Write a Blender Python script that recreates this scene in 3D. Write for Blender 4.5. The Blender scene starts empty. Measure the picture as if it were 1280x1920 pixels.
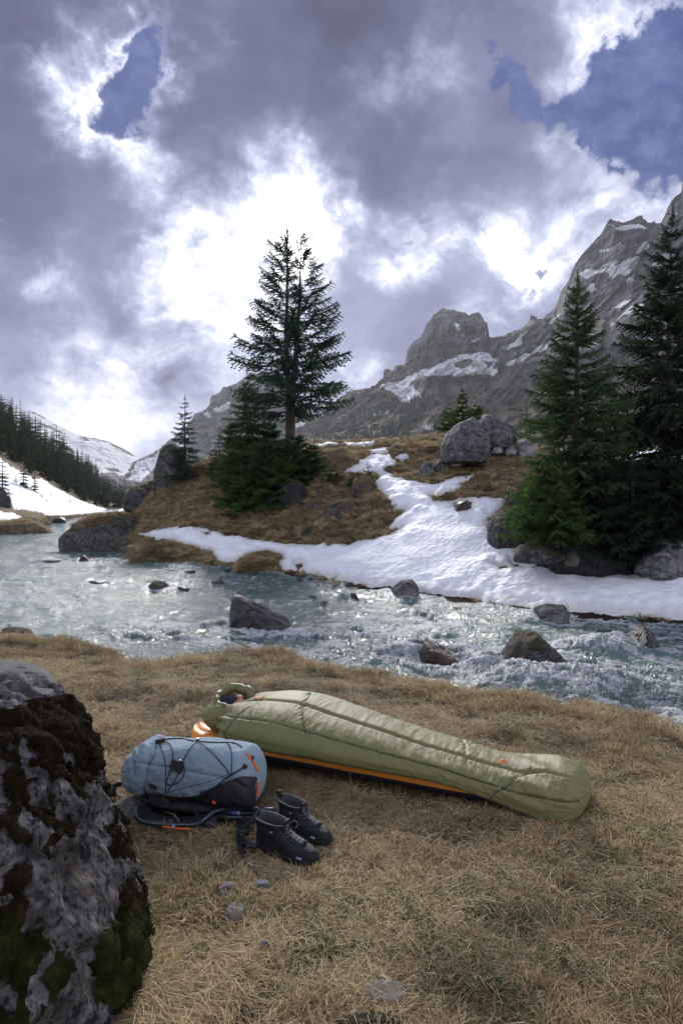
import bpy, bmesh, math, random
import numpy as np
from mathutils import Vector
from mathutils.bvhtree import BVHTree

SC = bpy.context.scene
COL = SC.collection
R = math.radians
CAMZ, F, HOR = 1.42, 1280.0, 940.0     # eye height, focal length and horizon line of the picture
WZ = -0.85                             # water level

# ------------------------------------------------------------------ node helper
class NB:
    def __init__(s, tree):
        s.t = tree
    def n(s, kind, **kw):
        nd = s.t.nodes.new(kind)
        for k, v in kw.items():
            setattr(nd, k, v)
        return nd
    def put(s, sock, v):
        if isinstance(v, bpy.types.NodeSocket):
            s.t.links.new(v, sock)
        elif v is not None:
            if isinstance(v, tuple) and len(v) == 3 and sock.type == 'RGBA':
                v = v + (1.0,)
            sock.default_value = v
    def coord(s, which='Object'):
        return s.n('ShaderNodeTexCoord').outputs[which]
    def noise(s, vec, scale, detail=4.0, rough=0.55, dist=0.0, out='Fac', ridged=False):
        nd = s.n('ShaderNodeTexNoise')
        if ridged:
            nd.noise_type = 'RIDGED_MULTIFRACTAL'
        s.put(nd.inputs['Vector'], vec); s.put(nd.inputs['Scale'], scale)
        s.put(nd.inputs['Detail'], detail); s.put(nd.inputs['Roughness'], rough)
        s.put(nd.inputs['Distortion'], dist)
        return nd.outputs[out]
    def voro(s, vec, scale, feature='F1', out='Distance', rnd=1.0):
        nd = s.n('ShaderNodeTexVoronoi', feature=feature)
        s.put(nd.inputs['Vector'], vec); s.put(nd.inputs['Scale'], scale); s.put(nd.inputs['Randomness'], rnd)
        return nd.outputs[out]
    def mapping(s, vec, scale=(1, 1, 1), rot=(0, 0, 0), loc=(0, 0, 0)):
        nd = s.n('ShaderNodeMapping')
        s.put(nd.inputs['Vector'], vec); s.put(nd.inputs['Scale'], scale)
        s.put(nd.inputs['Rotation'], rot); s.put(nd.inputs['Location'], loc)
        return nd.outputs[0]
    def ramp(s, fac, stops, interp='LINEAR'):
        nd = s.n('ShaderNodeValToRGB')
        cr = nd.color_ramp; cr.interpolation = interp
        while len(cr.elements) < len(stops):
            cr.elements.new(0.5)
        for e, (p, c) in zip(cr.elements, stops):
            e.position = p
            e.color = (c, c, c, 1) if isinstance(c, (int, float)) else tuple(c) + (1,)
        s.put(nd.inputs[0], fac)
        return nd.outputs[0]
    def mr(s, v, a, b, c=0.0, d=1.0, interp='LINEAR'):
        nd = s.n('ShaderNodeMapRange', interpolation_type=interp)
        nd.clamp = True
        for i, x in enumerate((v, a, b, c, d)):
            s.put(nd.inputs[i], x)
        return nd.outputs[0]
    def mix(s, f, a, b, blend='MIX'):
        nd = s.n('ShaderNodeMix', data_type='RGBA', blend_type=blend)
        s.put(nd.inputs[0], f); s.put(nd.inputs[6], a); s.put(nd.inputs[7], b)
        return nd.outputs[2]
    def math(s, op, a, b=None, c=None):
        nd = s.n('ShaderNodeMath', operation=op)
        s.put(nd.inputs[0], a); s.put(nd.inputs[1], b); s.put(nd.inputs[2], c)
        return nd.outputs[0]
    def vmath(s, op, a, b=None, out=0):
        nd = s.n('ShaderNodeVectorMath', operation=op)
        s.put(nd.inputs[0], a)
        if op == 'SCALE':
            s.put(nd.inputs['Scale'], b)
        else:
            s.put(nd.inputs[1], b)
        return nd.outputs[out]
    def attr(s, name, out='Fac'):
        return s.n('ShaderNodeAttribute', attribute_name=name).outputs[out]
    def normz(s):
        g = s.n('ShaderNodeNewGeometry'); sp = s.n('ShaderNodeSeparateXYZ')
        s.t.links.new(g.outputs['Normal'], sp.inputs[0])
        return sp.outputs[2]
    def bump(s, h, strength=0.5, dist=0.02, nrm=None):
        nd = s.n('ShaderNodeBump')
        s.put(nd.inputs['Height'], h); s.put(nd.inputs['Strength'], strength)
        s.put(nd.inputs['Distance'], dist); s.put(nd.inputs['Normal'], nrm)
        return nd.outputs[0]

def material(name, fn):
    m = bpy.data.materials.new(name); m.use_nodes = True
    nb = NB(m.node_tree)
    b = m.node_tree.nodes['Principled BSDF']
    fn(nb, b)
    return m

# ------------------------------------------------------------------ numpy noise
_pr = np.random.RandomState(7)
_perm = np.concatenate([_pr.permutation(256)] * 3)
_g = _pr.normal(size=(256, 3)); _g /= np.linalg.norm(_g, axis=1)[:, None]
def perlin(p):
    p = np.asarray(p, float)
    i = np.floor(p).astype(int); f = p - i; i &= 255
    u = f * f * f * (f * (f * 6 - 15) + 10)
    out = 0
    for a in (0, 1):
        wa = u[:, 0] if a else 1 - u[:, 0]
        for b in (0, 1):
            wb = u[:, 1] if b else 1 - u[:, 1]
            for c in (0, 1):
                wc = u[:, 2] if c else 1 - u[:, 2]
                h = _perm[_perm[_perm[i[:, 0] + a] + i[:, 1] + b] + i[:, 2] + c]
                gr = _g[h]
                out = out + wa * wb * wc * (gr[:, 0] * (f[:, 0] - a) + gr[:, 1] * (f[:, 1] - b) + gr[:, 2] * (f[:, 2] - c))
    return out * 1.5
def fbm(p, octv=4, gain=0.5, lac=2.03):
    a, s, t = 1.0, 0, np.asarray(p, float)
    for k in range(octv):
        s = s + a * perlin(t + k * 17.3); a *= gain; t = t * lac
    return s
def ridged(p, octv=4, gain=0.5, lac=2.1):
    a, s, t = 1.0, 0, np.asarray(p, float)
    for k in range(octv):
        s = s + a * (1 - 2.2 * np.abs(perlin(t + k * 9.1))); a *= gain; t = t * lac
    return s
def sstep(a, b, x):
    t = np.clip((x - a) / (b - a), 0, 1); return t * t * (3 - 2 * t)

def P(px, py, Y):
    return np.array([(px - 640.0) / F * Y, Y, CAMZ - (py - HOR) / F * Y])
def proj(V):
    return 640 + V[:, 0] / V[:, 1] * F, HOR + (CAMZ - V[:, 2]) / V[:, 1] * F
def ground_Y(py, z=0.0):
    return (CAMZ - z) * F / (py - HOR)

# ------------------------------------------------------------------ mesh makers
def mesh_data(name, V, Fs, mats=None, smooth=True, midx=None, attrs=None):
    me = bpy.data.meshes.new(name)
    V = np.asarray(V, np.float32)
    if not isinstance(Fs, (list, tuple)):
        Fs = [Fs]
    Fs = [np.asarray(f, np.int32) for f in Fs if len(f)]
    loops = np.concatenate([f.ravel() for f in Fs])
    sizes = np.concatenate([np.full(len(f), f.shape[1], np.int32) for f in Fs])
    starts = np.concatenate([[0], np.cumsum(sizes)[:-1]]).astype(np.int32)
    me.vertices.add(len(V)); me.vertices.foreach_set('co', V.ravel())
    me.loops.add(len(loops)); me.loops.foreach_set('vertex_index', loops)
    me.polygons.add(len(sizes)); me.polygons.foreach_set('loop_start', starts)
    for m in (mats or []):
        me.materials.append(m)
    if midx is not None:
        me.polygons.foreach_set('material_index', np.asarray(midx, np.int32))
    me.polygons.foreach_set('use_smooth', np.full(len(sizes), bool(smooth)))
    for k, a in (attrs or {}).items():
        at = me.attributes.new(k, 'FLOAT', 'POINT'); at.data.foreach_set('value', np.asarray(a, np.float32))
    me.update(calc_edges=True)
    return me
def wloc(o):
    l = Vector((0, 0, 0))
    while o is not None:
        l += o.location; o = o.parent
    return np.array(l)
def obj(name, V, Fs, mat=None, parent=None, loc=None, smooth=True, midx=None, attrs=None):
    """one mesh object; V is in world coordinates"""
    mats = mat if isinstance(mat, (list, tuple)) else ([mat] if mat else [])
    V = np.asarray(V, float)
    off = np.zeros(3)
    if parent is not None:
        off = wloc(parent)
    if loc is not None:
        off = np.asarray(loc, float)
    o = bpy.data.objects.new(name, mesh_data(name, V - off, Fs, mats, smooth, midx, attrs))
    COL.objects.link(o)
    if parent is not None:
        o.parent = parent
    if loc is not None:
        o.location = loc if parent is None else off - wloc(parent)
    return o
def tag(o, label, cat, group=None):
    o['label'] = label; o['category'] = cat
    if group:
        o['group'] = group
    return o
def thing(name, label, cat, loc, group=None):
    o = bpy.data.objects.new(name, None); COL.objects.link(o)
    o.empty_display_size = 0.1
    o.location = tuple(float(c) for c in loc)
    return tag(o, label, cat, group)
def struct(o):
    o['kind'] = 'structure'; return o
def stuff(o):
    o['kind'] = 'stuff'; return o
def merge(parts):
    """[(V, F)] -> V, [tris, quads]"""
    vs, t, q, n = [], [], [], 0
    for V, Fs in parts:
        for f in (Fs if isinstance(Fs, (list, tuple)) else [Fs]):
            f = np.asarray(f)
            if len(f):
                (t if f.shape[1] == 3 else q).append(f + n)
        vs.append(np.asarray(V)); n += len(V)
    out = []
    if t: out.append(np.concatenate(t))
    if q: out.append(np.concatenate(q))
    return np.concatenate(vs), out
def grid_faces(nr, nc, wrap=False):
    r = np.arange(nr - 1)[:, None]; c = np.arange(nc if wrap else nc - 1)[None, :]
    c2 = (c + 1) % nc
    return np.stack([r * nc + c + 0 * r, r * nc + c2, (r + 1) * nc + c2, (r + 1) * nc + c], -1).reshape(-1, 4)
def bvh(V, Fs):
    polys = []
    for f in (Fs if isinstance(Fs, (list, tuple)) else [Fs]):
        polys += np.asarray(f).tolist()
    return BVHTree.FromPolygons([tuple(v) for v in np.asarray(V).tolist()], polys)
CAM = Vector((0, 0, CAMZ))
def hit(tree, px, py):
    d = Vector(((px - 640) / F, 1.0, -(py - HOR) / F)).normalized()
    h = tree.ray_cast(CAM, d)
    return (None, None) if h[0] is None else (np.array(h[0]), np.array(h[1]) * (-1 if h[1].dot(d) > 0 else 1))
def down(tree, x, y):
    h = tree.ray_cast(Vector((x, y, 300)), Vector((0, 0, -1)))
    return None if h[0] is None else h[0].z

def curve_pts(pts, n=24):
    """Catmull-Rom through pts"""
    p = np.asarray(pts, float)
    if len(p) < 3:
        t = np.linspace(0, 1, n)[:, None]; return p[0] * (1 - t) + p[-1] * t
    q = np.concatenate([[2 * p[0] - p[1]], p, [2 * p[-1] - p[-2]]])
    s = np.linspace(0, len(p) - 1 - 1e-6, n); i = s.astype(int); t = (s - i)[:, None]
    a, b, c, d = q[i], q[i + 1], q[i + 2], q[i + 3]
    return 0.5 * (2 * b + (c - a) * t + (2 * a - 5 * b + 4 * c - d) * t ** 2 + (3 * b - a - 3 * c + d) * t ** 3)
def frames(p, up=None):
    t = np.gradient(p, axis=0); t /= np.linalg.norm(t, axis=1)[:, None] + 1e-12
    if up is None:
        u0 = np.array([0, 0, 1.0]) if abs(t[0, 2]) < 0.9 else np.array([1.0, 0, 0])
        a = np.zeros_like(p); prev = u0
        for k in range(len(p)):
            v = prev - t[k] * np.dot(prev, t[k]); v /= np.linalg.norm(v) + 1e-12
            a[k] = v; prev = v
    else:
        a = np.asarray(up, float) * np.ones_like(p)
        a = a - t * (a * t).sum(1)[:, None]; a /= np.linalg.norm(a, axis=1)[:, None] + 1e-12
    return t, a, np.cross(t, a)
def tube(p, r, n=8, up=None, flat=(1, 1), cap=True):
    """swept tube; flat = (thickness along the up vector, width) as multiples of r"""
    p = np.asarray(p, float); r = np.ones(len(p)) * r
    t, a, b = frames(p, up)
    th = np.linspace(0, 2 * math.pi, n, endpoint=False) + (math.pi / 4 if n == 4 else 0)
    V = p[:, None] + r[:, None, None] * (np.cos(th)[None, :, None] * a[:, None] * flat[0] + np.sin(th)[None, :, None] * b[:, None] * flat[1])
    V = V.reshape(-1, 3); Fq = grid_faces(len(p), n, True)
    if not cap:
        return V, [Fq]
    k = len(V)
    V = np.concatenate([V, p[:1], p[-1:]])
    i = np.arange(n); j = (i + 1) % n; e = (len(p) - 1) * n
    T = np.concatenate([np.stack([j, i, 0 * i + k], 1), np.stack([e + i, e + j, 0 * i + k + 1], 1)])
    return V, [T, Fq]
def box(c, s, rot=0.0):
    s = np.asarray(s) / 2
    V = np.array([[x, y, z] for x in (-1, 1) for y in (-1, 1) for z in (-1, 1)]) * s
    ca, sa = math.cos(rot), math.sin(rot)
    V = V @ np.array([[ca, sa, 0], [-sa, ca, 0], [0, 0, 1]]) + np.asarray(c)
    return V, [np.array([[0, 1, 3, 2], [4, 6, 7, 5], [0, 4, 5, 1], [2, 3, 7, 6], [0, 2, 6, 4], [1, 5, 7, 3]])]
_ico = {}
def ico(sub):
    if sub not in _ico:
        bm = bmesh.new(); bmesh.ops.create_icosphere(bm, subdivisions=sub, radius=1)
        _ico[sub] = (np.array([v.co[:] for v in bm.verts]), np.array([[v.index for v in f.verts] for f in bm.faces])); bm.free()
    return _ico[sub]
def ellipsoid(c, r, sub=3, R3=None):
    V, Ff = ico(sub); V = V * np.asarray(r)
    if R3 is not None:
        V = V @ R3.T
    return V + np.asarray(c), [Ff]
def inpoly(px, py, poly):
    """signed distance in pixels, positive inside"""
    poly = np.asarray(poly, float); n = len(poly)
    ins = np.zeros(len(px), bool); dist = np.full(len(px), 1e9)
    for i in range(n):
        (x0, y0), (x1, y1) = poly[i], poly[(i + 1) % n]
        cr = ((y0 > py) != (y1 > py)) & (px < (x1 - x0) * (py - y0) / (y1 - y0 + 1e-12) + x0)
        ins ^= cr
        dx, dy = x1 - x0, y1 - y0
        t = np.clip(((px - x0) * dx + (py - y0) * dy) / (dx * dx + dy * dy + 1e-9), 0, 1)
        dist = np.minimum(dist, np.hypot(px - x0 - t * dx, py - y0 - t * dy))
    return np.where(ins, dist, -dist)
def pchip(xk, yk, x):
    xk, yk = np.asarray(xk, float), np.asarray(yk, float)
    h = np.diff(xk); d = np.diff(yk) / h
    m = np.zeros(len(xk)); m[0], m[-1] = d[0], d[-1]
    for i in range(1, len(xk) - 1):
        if d[i - 1] * d[i] > 0:
            w1, w2 = 2 * h[i] + h[i - 1], h[i] + 2 * h[i - 1]
            m[i] = (w1 + w2) / (w1 / d[i - 1] + w2 / d[i])
    i = np.clip(np.searchsorted(xk, x) - 1, 0, len(h) - 1); t = (x - xk[i]) / h[i]
    return ((1 + 2 * t) * (1 - t) ** 2 * yk[i] + t * (1 - t) ** 2 * h[i] * m[i] + t * t * (3 - 2 * t) * yk[i + 1] + t * t * (t - 1) * h[i] * m[i + 1])
def loft(cols, pxs, vs):
    """cols: {px: [(Y, py), ...]} every column with the same number of stages -> world grid (len(vs), len(pxs), 3)"""
    ks = sorted(cols); A = np.array([cols[k] for k in ks], float)
    ns = A.shape[1]
    Yc = np.stack([pchip(ks, A[:, j, 0], pxs) for j in range(ns)]); Tc = np.stack([pchip(ks, (HOR - A[:, j, 1]), pxs) for j in range(ns)])
    Zc = CAMZ + Tc / F * Yc
    s = np.arange(ns)
    Y = np.stack([pchip(s, Yc[:, i], vs) for i in range(len(pxs))], 1)
    Z = np.stack([pchip(s, Zc[:, i], vs) for i in range(len(pxs))], 1)
    X = (np.asarray(pxs)[None, :] - 640) / F * Y
    return np.stack([X, Y, Z], -1)
# ================================================================== camera
cam = bpy.data.cameras.new('camera'); cam.sensor_fit = 'VERTICAL'; cam.sensor_height = 36.0; cam.sensor_width = 24.0
cam.lens = 24.0; cam.shift_y = -20 / 1920.0; cam.clip_start = 0.05; cam.clip_end = 20000
camo = bpy.data.objects.new('camera', cam); COL.objects.link(camo)
camo.location = (0, 0, CAMZ); camo.rotation_euler = (R(90), 0, 0)
SC.camera = camo
SC.view_settings.view_transform = 'Standard'; SC.view_settings.look = 'None'
SC.view_settings.gamma = 1; SC.view_settings.use_curve_mapping = False
SC.view_settings.exposure = 1.6
SC.render.engine = 'CYCLES'
SC.cycles.use_denoising = True
SC.cycles.max_bounces = 6; SC.cycles.diffuse_bounces = 3; SC.cycles.transparent_max_bounces = 8
SC.cycles.volume_bounces = 1; SC.cycles.sample_clamp_indirect = 6.0
SC.cycles.use_adaptive_sampling = True

# ================================================================== light: veiled sun ahead of the camera, broken cloud
SUN_EL, SUN_AZ = 24.0, -4.0     # degrees above the horizon; degrees right of straight ahead
sun = bpy.data.lights.new('sun', 'SUN'); sun.energy = 1.5; sun.angle = R(12); sun.color = (1.0, 0.965, 0.92)
suno = bpy.data.objects.new('sun', sun); COL.objects.link(suno)
sd = Vector((math.sin(R(SUN_AZ)) * math.cos(R(SUN_EL)), math.cos(R(SUN_AZ)) * math.cos(R(SUN_EL)), math.sin(R(SUN_EL))))
suno.rotation_euler = sd.to_track_quat('Z', 'Y').to_euler()

world = bpy.data.worlds.new('World'); SC.world = world; world.use_nodes = True
def build_sky():
    t = world.node_tree; nb = NB(t)
    bg = t.nodes['Background']; bg.inputs[1].default_value = 0.1
    sky = nb.n('ShaderNodeTexSky', sky_type='NISHITA'); sky.sun_disc = False
    sky.sun_elevation = R(SUN_EL); sky.sun_rotation = R(SUN_AZ); sky.altitude = 1400
    gen = nb.coord('Generated')
    d0 = nb.vmath('NORMALIZE', gen)
    # ragged cloud edges: the direction is bent by three octaves of noise
    w1 = nb.vmath('SUBTRACT', nb.noise(d0, 3.2, 5, 0.62, out='Color'), (0.5, 0.5, 0.5))
    d1 = nb.vmath('NORMALIZE', nb.vmath('ADD', d0, nb.vmath('SCALE', w1, 0.17)))
    w2 = nb.vmath('SUBTRACT', nb.noise(d0, 11.0, 6, 0.62, out='Color'), (0.5, 0.5, 0.5))
    d2 = nb.vmath('NORMALIZE', nb.vmath('ADD', d1, nb.vmath('SCALE', w2, 0.14)))
    def blobs(lst, vec):
        acc = None
        for px, py, sg, w in lst:
            v = Vector(((px - 640) / F, 1, (HOR - py) / F)); L = v.length; v.normalize()
            sr = sg / F / L ** 1.4
            dt = nb.vmath('DOT_PRODUCT', vec, tuple(v), out='Value')
            k = 1 / sr ** 2
            e = nb.math('EXPONENT', nb.math('MULTIPLY_ADD', dt, k, -k))
            acc = nb.math('MULTIPLY_ADD', e, w, acc if acc is not None else 0.0)
        return acc
    gaps = [(300, 45, 34, .8), (268, 110, 38, 1.0), (245, 175, 36, 1.0), (215, 235, 32, .95), (290, 150, 28, .5),
            (1215, 250, 62, 1.0), (1130, 195, 50, 1.1), (1262, 120, 50, 1.1), (1170, 140, 40, .7), (1060, 165, 38, 1.1), (975, 145, 32, 1.0), (930, 110, 26, .8), (1205, 40, 26, .6),
            (1290, 40, 60, .7), (1340, 200, 110, .9), (985, 552, 22, .72), (1004, 480, 20, .66), (955, 505, 16, .5)]
    lights = [(575, 395, 62, 1.6), (610, 440, 40, 1.0), (540, 430, 50, 1.0), (505, 425, 60, .7), (380, 480, 60, 1.1), (290, 455, 42, 1.0), (345, 540, 55, .8), (440, 560, 70, .9),
              (475, 480, 60, .7), (785, 465, 38, .95), (745, 495, 30, .8), (330, 610, 50, .5), (200, 745, 75, .7), (300, 740, 70, .6), (140, 770, 60, .6), (260, 800, 60, .4), (380, 690, 60, .4), (95, 535, 36, .75),
              (195, 110, 45, 1.1), (160, 190, 48, 1.2), (185, 262, 34, 1.0), (262, 38, 30, .8), (120, 150, 40, .5), (285, 345, 28, .6), (235, 300, 30, .6), (320, 160, 25, .5), (300, 205, 20, .35),
              (800, 95, 40, .65), (745, 150, 36, .6), (700, 180, 40, .3), (1110, 40, 50, .8), (1060, 80, 40, .6), (1170, 90, 40, .55), (1235, 10, 40, .5), (1260, 175, 26, .6), (1050, 200, 34, .85), (1100, 235, 26, .6),
              (955, 470, 55, .6), (1040, 440, 60, .65), (1030, 520, 40, .8), (1120, 395, 60, .55), (1190, 330, 45, .75), (1250, 340, 34, .6), (950, 560, 36, .8), (930, 610, 30, .7), (684, 676, 20, 1.0), (650, 670, 18, .5),
              (1140, 270, 30, .4), (0, 490, 30, .35)]
    darks = [(450, 180, 170, .28), (60, 360, 120, .22), (30, 60, 110, .2), (880, 300, 110, .10), (700, 330, 60, .12), (760, 590, 90, .06), (660, 60, 90, .22), (290, 640, 45, .2), (360, 725, 28, .35), (210, 690, 40, .2), (230, 590, 45, .15), (90, 640, 70, .10)]
    G = blobs(gaps, d2); B = blobs(lights, d2); D = blobs(darks, d1)
    n1 = nb.noise(nb.mapping(d0, (1, 1, 1.5)), 3.6, 9, 0.62)
    n2 = nb.noise(nb.mapping(d1, (1, 1, 1.35), loc=(3, 1, 7)), 8.0, 9, 0.66)
    n3 = nb.noise(nb.mapping(d2, (1, 1, 1.2), loc=(1, 5, 2)), 4.0, 3, 0.5)
    n4 = nb.noise(nb.mapping(d0, (1, 1, 1.3), loc=(8, 2, 4)), 21.0, 7, 0.68)
    sp = nb.n('ShaderNodeSeparateXYZ'); t.links.new(d0, sp.inputs[0])
    # brightness of the cloud deck
    b = nb.math('MULTIPLY_ADD', nb.math('SUBTRACT', n1, 0.5), 0.55, 0.33)
    b = nb.math('SUBTRACT', b, nb.math('MULTIPLY', D, .9))
    b = nb.math('ADD', b, nb.mr(sp.outputs[2], 0.05, 0.7, 0.12, -0.05))
    tex = nb.math('MULTIPLY_ADD', nb.math('SUBTRACT', n2, 0.5), 2.9, 0.60)
    tex = nb.math('MAXIMUM', tex, 0.12)
    B1 = nb.math('MULTIPLY', nb.math('SUBTRACT', 1.0, nb.math('EXPONENT', nb.math('MULTIPLY', B, -1.0))), 0.98)      # blobs saturate softly
    b = nb.math('MULTIPLY_ADD', B1, tex, b)
    b = nb.math('MULTIPLY_ADD', nb.math('SUBTRACT', n2, 0.5), 0.30, b)
    b = nb.math('MULTIPLY_ADD', nb.math('SUBTRACT', n4, 0.5), nb.math('MULTIPLY_ADD', B1, .45, .05), b)
    # the veiled sun itself
    hot = blobs([(580, 395, 50, .42), (605, 430, 30, .35), (520, 435, 45, .16), (350, 480, 45, .12)], d2)
    b = nb.math('ADD', b, hot)
    # broken cloud carries on; bright patches added out of frame to raise the fill light
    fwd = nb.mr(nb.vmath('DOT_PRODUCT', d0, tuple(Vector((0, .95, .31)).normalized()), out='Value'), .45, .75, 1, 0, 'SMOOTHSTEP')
    fill_pat = nb.math('MULTIPLY', nb.mr(nb.noise(d1, 2.1, 3, .5), .44, .66, 0, .75, 'SMOOTHSTEP'), fwd)
    b = nb.math('MULTIPLY_ADD', fill_pat, nb.math('MINIMUM', nb.math('ADD', tex, .35), 1.2), b)
    # edges of the gaps catch the light, unevenly
    gN = nb.math('MULTIPLY_ADD', nb.math('SUBTRACT', n2, 0.5), 1.5, nb.math('MULTIPLY_ADD', nb.math('SUBTRACT', n4, 0.5), .75, G))
    rim = nb.math('MULTIPLY', nb.mr(gN, 0.05, 0.50, 0, 1, 'SMOOTHSTEP'), nb.mr(n3, .40, .66, .0, .36))
    b = nb.math('ADD', b, rim)
    S = 6.3
    def c(r, g, bl): return (r * S, g * S, bl * S)
    lit = nb.n('ShaderNodeValToRGB'); cr = lit.color_ramp
    stops = [(0.0, c(.046, .049, .092)), (.16, c(.082, .088, .152)), (.30, c(.148, .159, .250)), (.44, c(.255, .272, .378)), (.58, c(.415, .437, .545)), (.72, c(.64, .645, .70)), (.86, c(1.0, 1.0, 1.02)), (1.0, c(4.2, 4.1, 4.0))]
    while len(cr.elements) < len(stops): cr.elements.new(.5)
    for e, (p, col) in zip(cr.elements, stops): e.position = p; e.color = col + (1,)
    t.links.new(nb.math('MULTIPLY', b, 0.78), lit.inputs[0])
    gap = nb.mr(gN, 0.40, 0.80, 0, 1, 'SMOOTHSTEP')
    veil = nb.math('MULTIPLY', nb.mr(n4, .45, .75), .35)
    blue = nb.mix(0.85, nb.vmath('SCALE', sky.outputs[0], .35), (0.09, 0.20, 0.86))
    blue = nb.mix(veil, blue, (1.3, 1.5, 2.6))
    colr = nb.mix(gap, lit.outputs[0], blue)
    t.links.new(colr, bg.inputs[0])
build_sky()
# ================================================================== materials of the land
def rock_fn(base=(.2, .2, .205), dark=(.06, .06, .065), light=(.36, .35, .36), scale=1.0, moss=0.0, wet=0.0, lich=0.5, mosscol=(.035, .03, .010)):
    def fn(nb, b):
        v = nb.coord('Object')
        a = nb.noise(v, 2.2 * scale, 8, .65); f = nb.noise(v, 9 * scale, 8, .7); g = nb.noise(v, 38 * scale, 6, .7)
        col = nb.ramp(nb.math('MULTIPLY_ADD', f, .55, nb.math('MULTIPLY', a, .45)), [(.3, dark), (.5, base), (.72, light)])
        col = nb.mix(nb.mr(g, .56, .66, 0, .8), col, tuple(x * .35 for x in dark))
        li = nb.mr(nb.math('MULTIPLY', nb.noise(v, 5 * scale, 6, .7), nb.noise(v, 23 * scale, 5, .7)), .29, .34, 0, lich)
        col = nb.mix(li, col, tuple(min(.5, x * 1.5) for x in light))
        ch = nb.math('ABSOLUTE', nb.math('SUBTRACT', nb.noise(nb.mapping(v, (1, 1, 2.2), (.4, .3, .2)), 1.6 * scale, 6, .6), .5))
        crack = nb.mr(ch, .0, .018, 1, 0)
        col = nb.mix(nb.math('MULTIPLY', crack, .7), col, tuple(x * .4 for x in dark))
        h = nb.math('ADD', nb.math('MULTIPLY', f, .7), nb.math('MULTIPLY', g, .3))
        h = nb.math('MULTIPLY_ADD', crack, -.5, h)
        if moss:
            mk = nb.math('MULTIPLY_ADD', nb.normz(), .45, nb.math('MULTIPLY', nb.noise(v, 4 * scale, 7, .7), 1.0))
            mk = nb.mr(mk, .95 - .5 * moss, 1.05 - .5 * moss)
            mc = nb.mix(nb.noise(v, 30 * scale, 4, .7), tuple(x * .5 for x in mosscol), tuple(x * 1.8 for x in mosscol))
            col = nb.mix(mk, col, mc)
        nb.put(b.inputs['Base Color'], col)
        nb.put(b.inputs['Roughness'], .85 if not wet else nb.mr(g, .3, .7, .25, .6))
        nb.put(b.inputs['Specular IOR Level'], .3 if not wet else .5)
        nb.put(b.inputs['Normal'], nb.bump(h, .9, .06 / scale))
    return fn
M_ROCK = material('grey_rock', rock_fn((.13, .13, .135), (.04, .04, .043), (.26, .255, .26)))
M_ROCKL = material('pale_rock', rock_fn((.27, .27, .28), (.1, .1, .11), (.42, .42, .43), .8))
M_ROCKD = material('wet_dark_rock', rock_fn((.028, .028, .031), (.009, .009, .010), (.085, .083, .088), 1.6, wet=1, lich=.25))
M_ROCKM = material('mossy_rock', rock_fn((.06, .06, .063), (.018, .018, .02), (.16, .16, .165), 1.2, moss=.45, mosscol=(.032, .026, .009)))
M_ROCKB = material('brown_wet_rock', rock_fn((.055, .036, .022), (.014, .011, .009), (.12, .095, .075), 1.5, wet=1, lich=.2))
M_ROCKS = material('dark_grey_rock', rock_fn((.085, .08, .078), (.025, .024, .025), (.2, .19, .19), 1.0, moss=.35))  # darker grey, with some moss

def turf_fn(nb, b):
    v = nb.coord('Object')
    a = nb.noise(v, .45, 7, .65); f = nb.noise(v, 3.2, 8, .7); g = nb.noise(nb.mapping(v, (1, 1, 2)), 22, 6, .75)
    col = nb.ramp(f, [(.28, (.075, .056, .036)), (.45, (.175, .136, .086)), (.6, (.26, .208, .132)), (.78, (.35, .29, .19))])
    col = nb.mix(nb.mr(a, .5, .68, 0, .55), col, (.095, .088, .042))
    col = nb.mix(nb.mr(g, .5, .7, 0, .65), col, (.035, .024, .013))
    col = nb.mix(nb.attr('wet'), col, (.03, .022, .014))  # wet bank tone; on the hill it also paints the undercut shade
    nb.put(b.inputs['Base Color'], col); nb.put(b.inputs['Roughness'], .95); nb.put(b.inputs['Specular IOR Level'], .15)
    nb.put(b.inputs['Normal'], nb.bump(nb.math('ADD', f, nb.math('MULTIPLY', g, .5)), 1.0, .16))
M_TURF = material('brown_alpine_turf', turf_fn)

def snow_fn(nb, b):
    v = nb.coord('Object')
    a = nb.noise(v, 1.3, 6, .6); cup = nb.voro(v, 7.5, 'SMOOTH_F1'); f = nb.noise(v, 14, 6, .65)
    col = nb.mix(nb.mr(a, .35, .7), (.83, .86, .90), (.73, .77, .84))
    dirt = nb.math('MULTIPLY', nb.mr(nb.noise(v, 13, 6, .75), .60, .68), nb.mr(nb.noise(v, 1.1, 3, .5), .38, .60))
    col = nb.mix(nb.math('MULTIPLY', dirt, .8), col, (.22, .18, .13))
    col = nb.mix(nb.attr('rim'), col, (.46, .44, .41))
    nb.put(b.inputs['Base Color'], col); nb.put(b.inputs['Roughness'], .7); nb.put(b.inputs['Specular IOR Level'], .25)
    b.inputs['Subsurface Weight'].default_value = 0.0
    h = nb.math('ADD', nb.math('MULTIPLY', cup, .8), nb.math('MULTIPLY', f, .5))
    nb.put(b.inputs['Normal'], nb.bump(h, .75, .05))
M_SNOW = material('old_snow', snow_fn)

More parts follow.
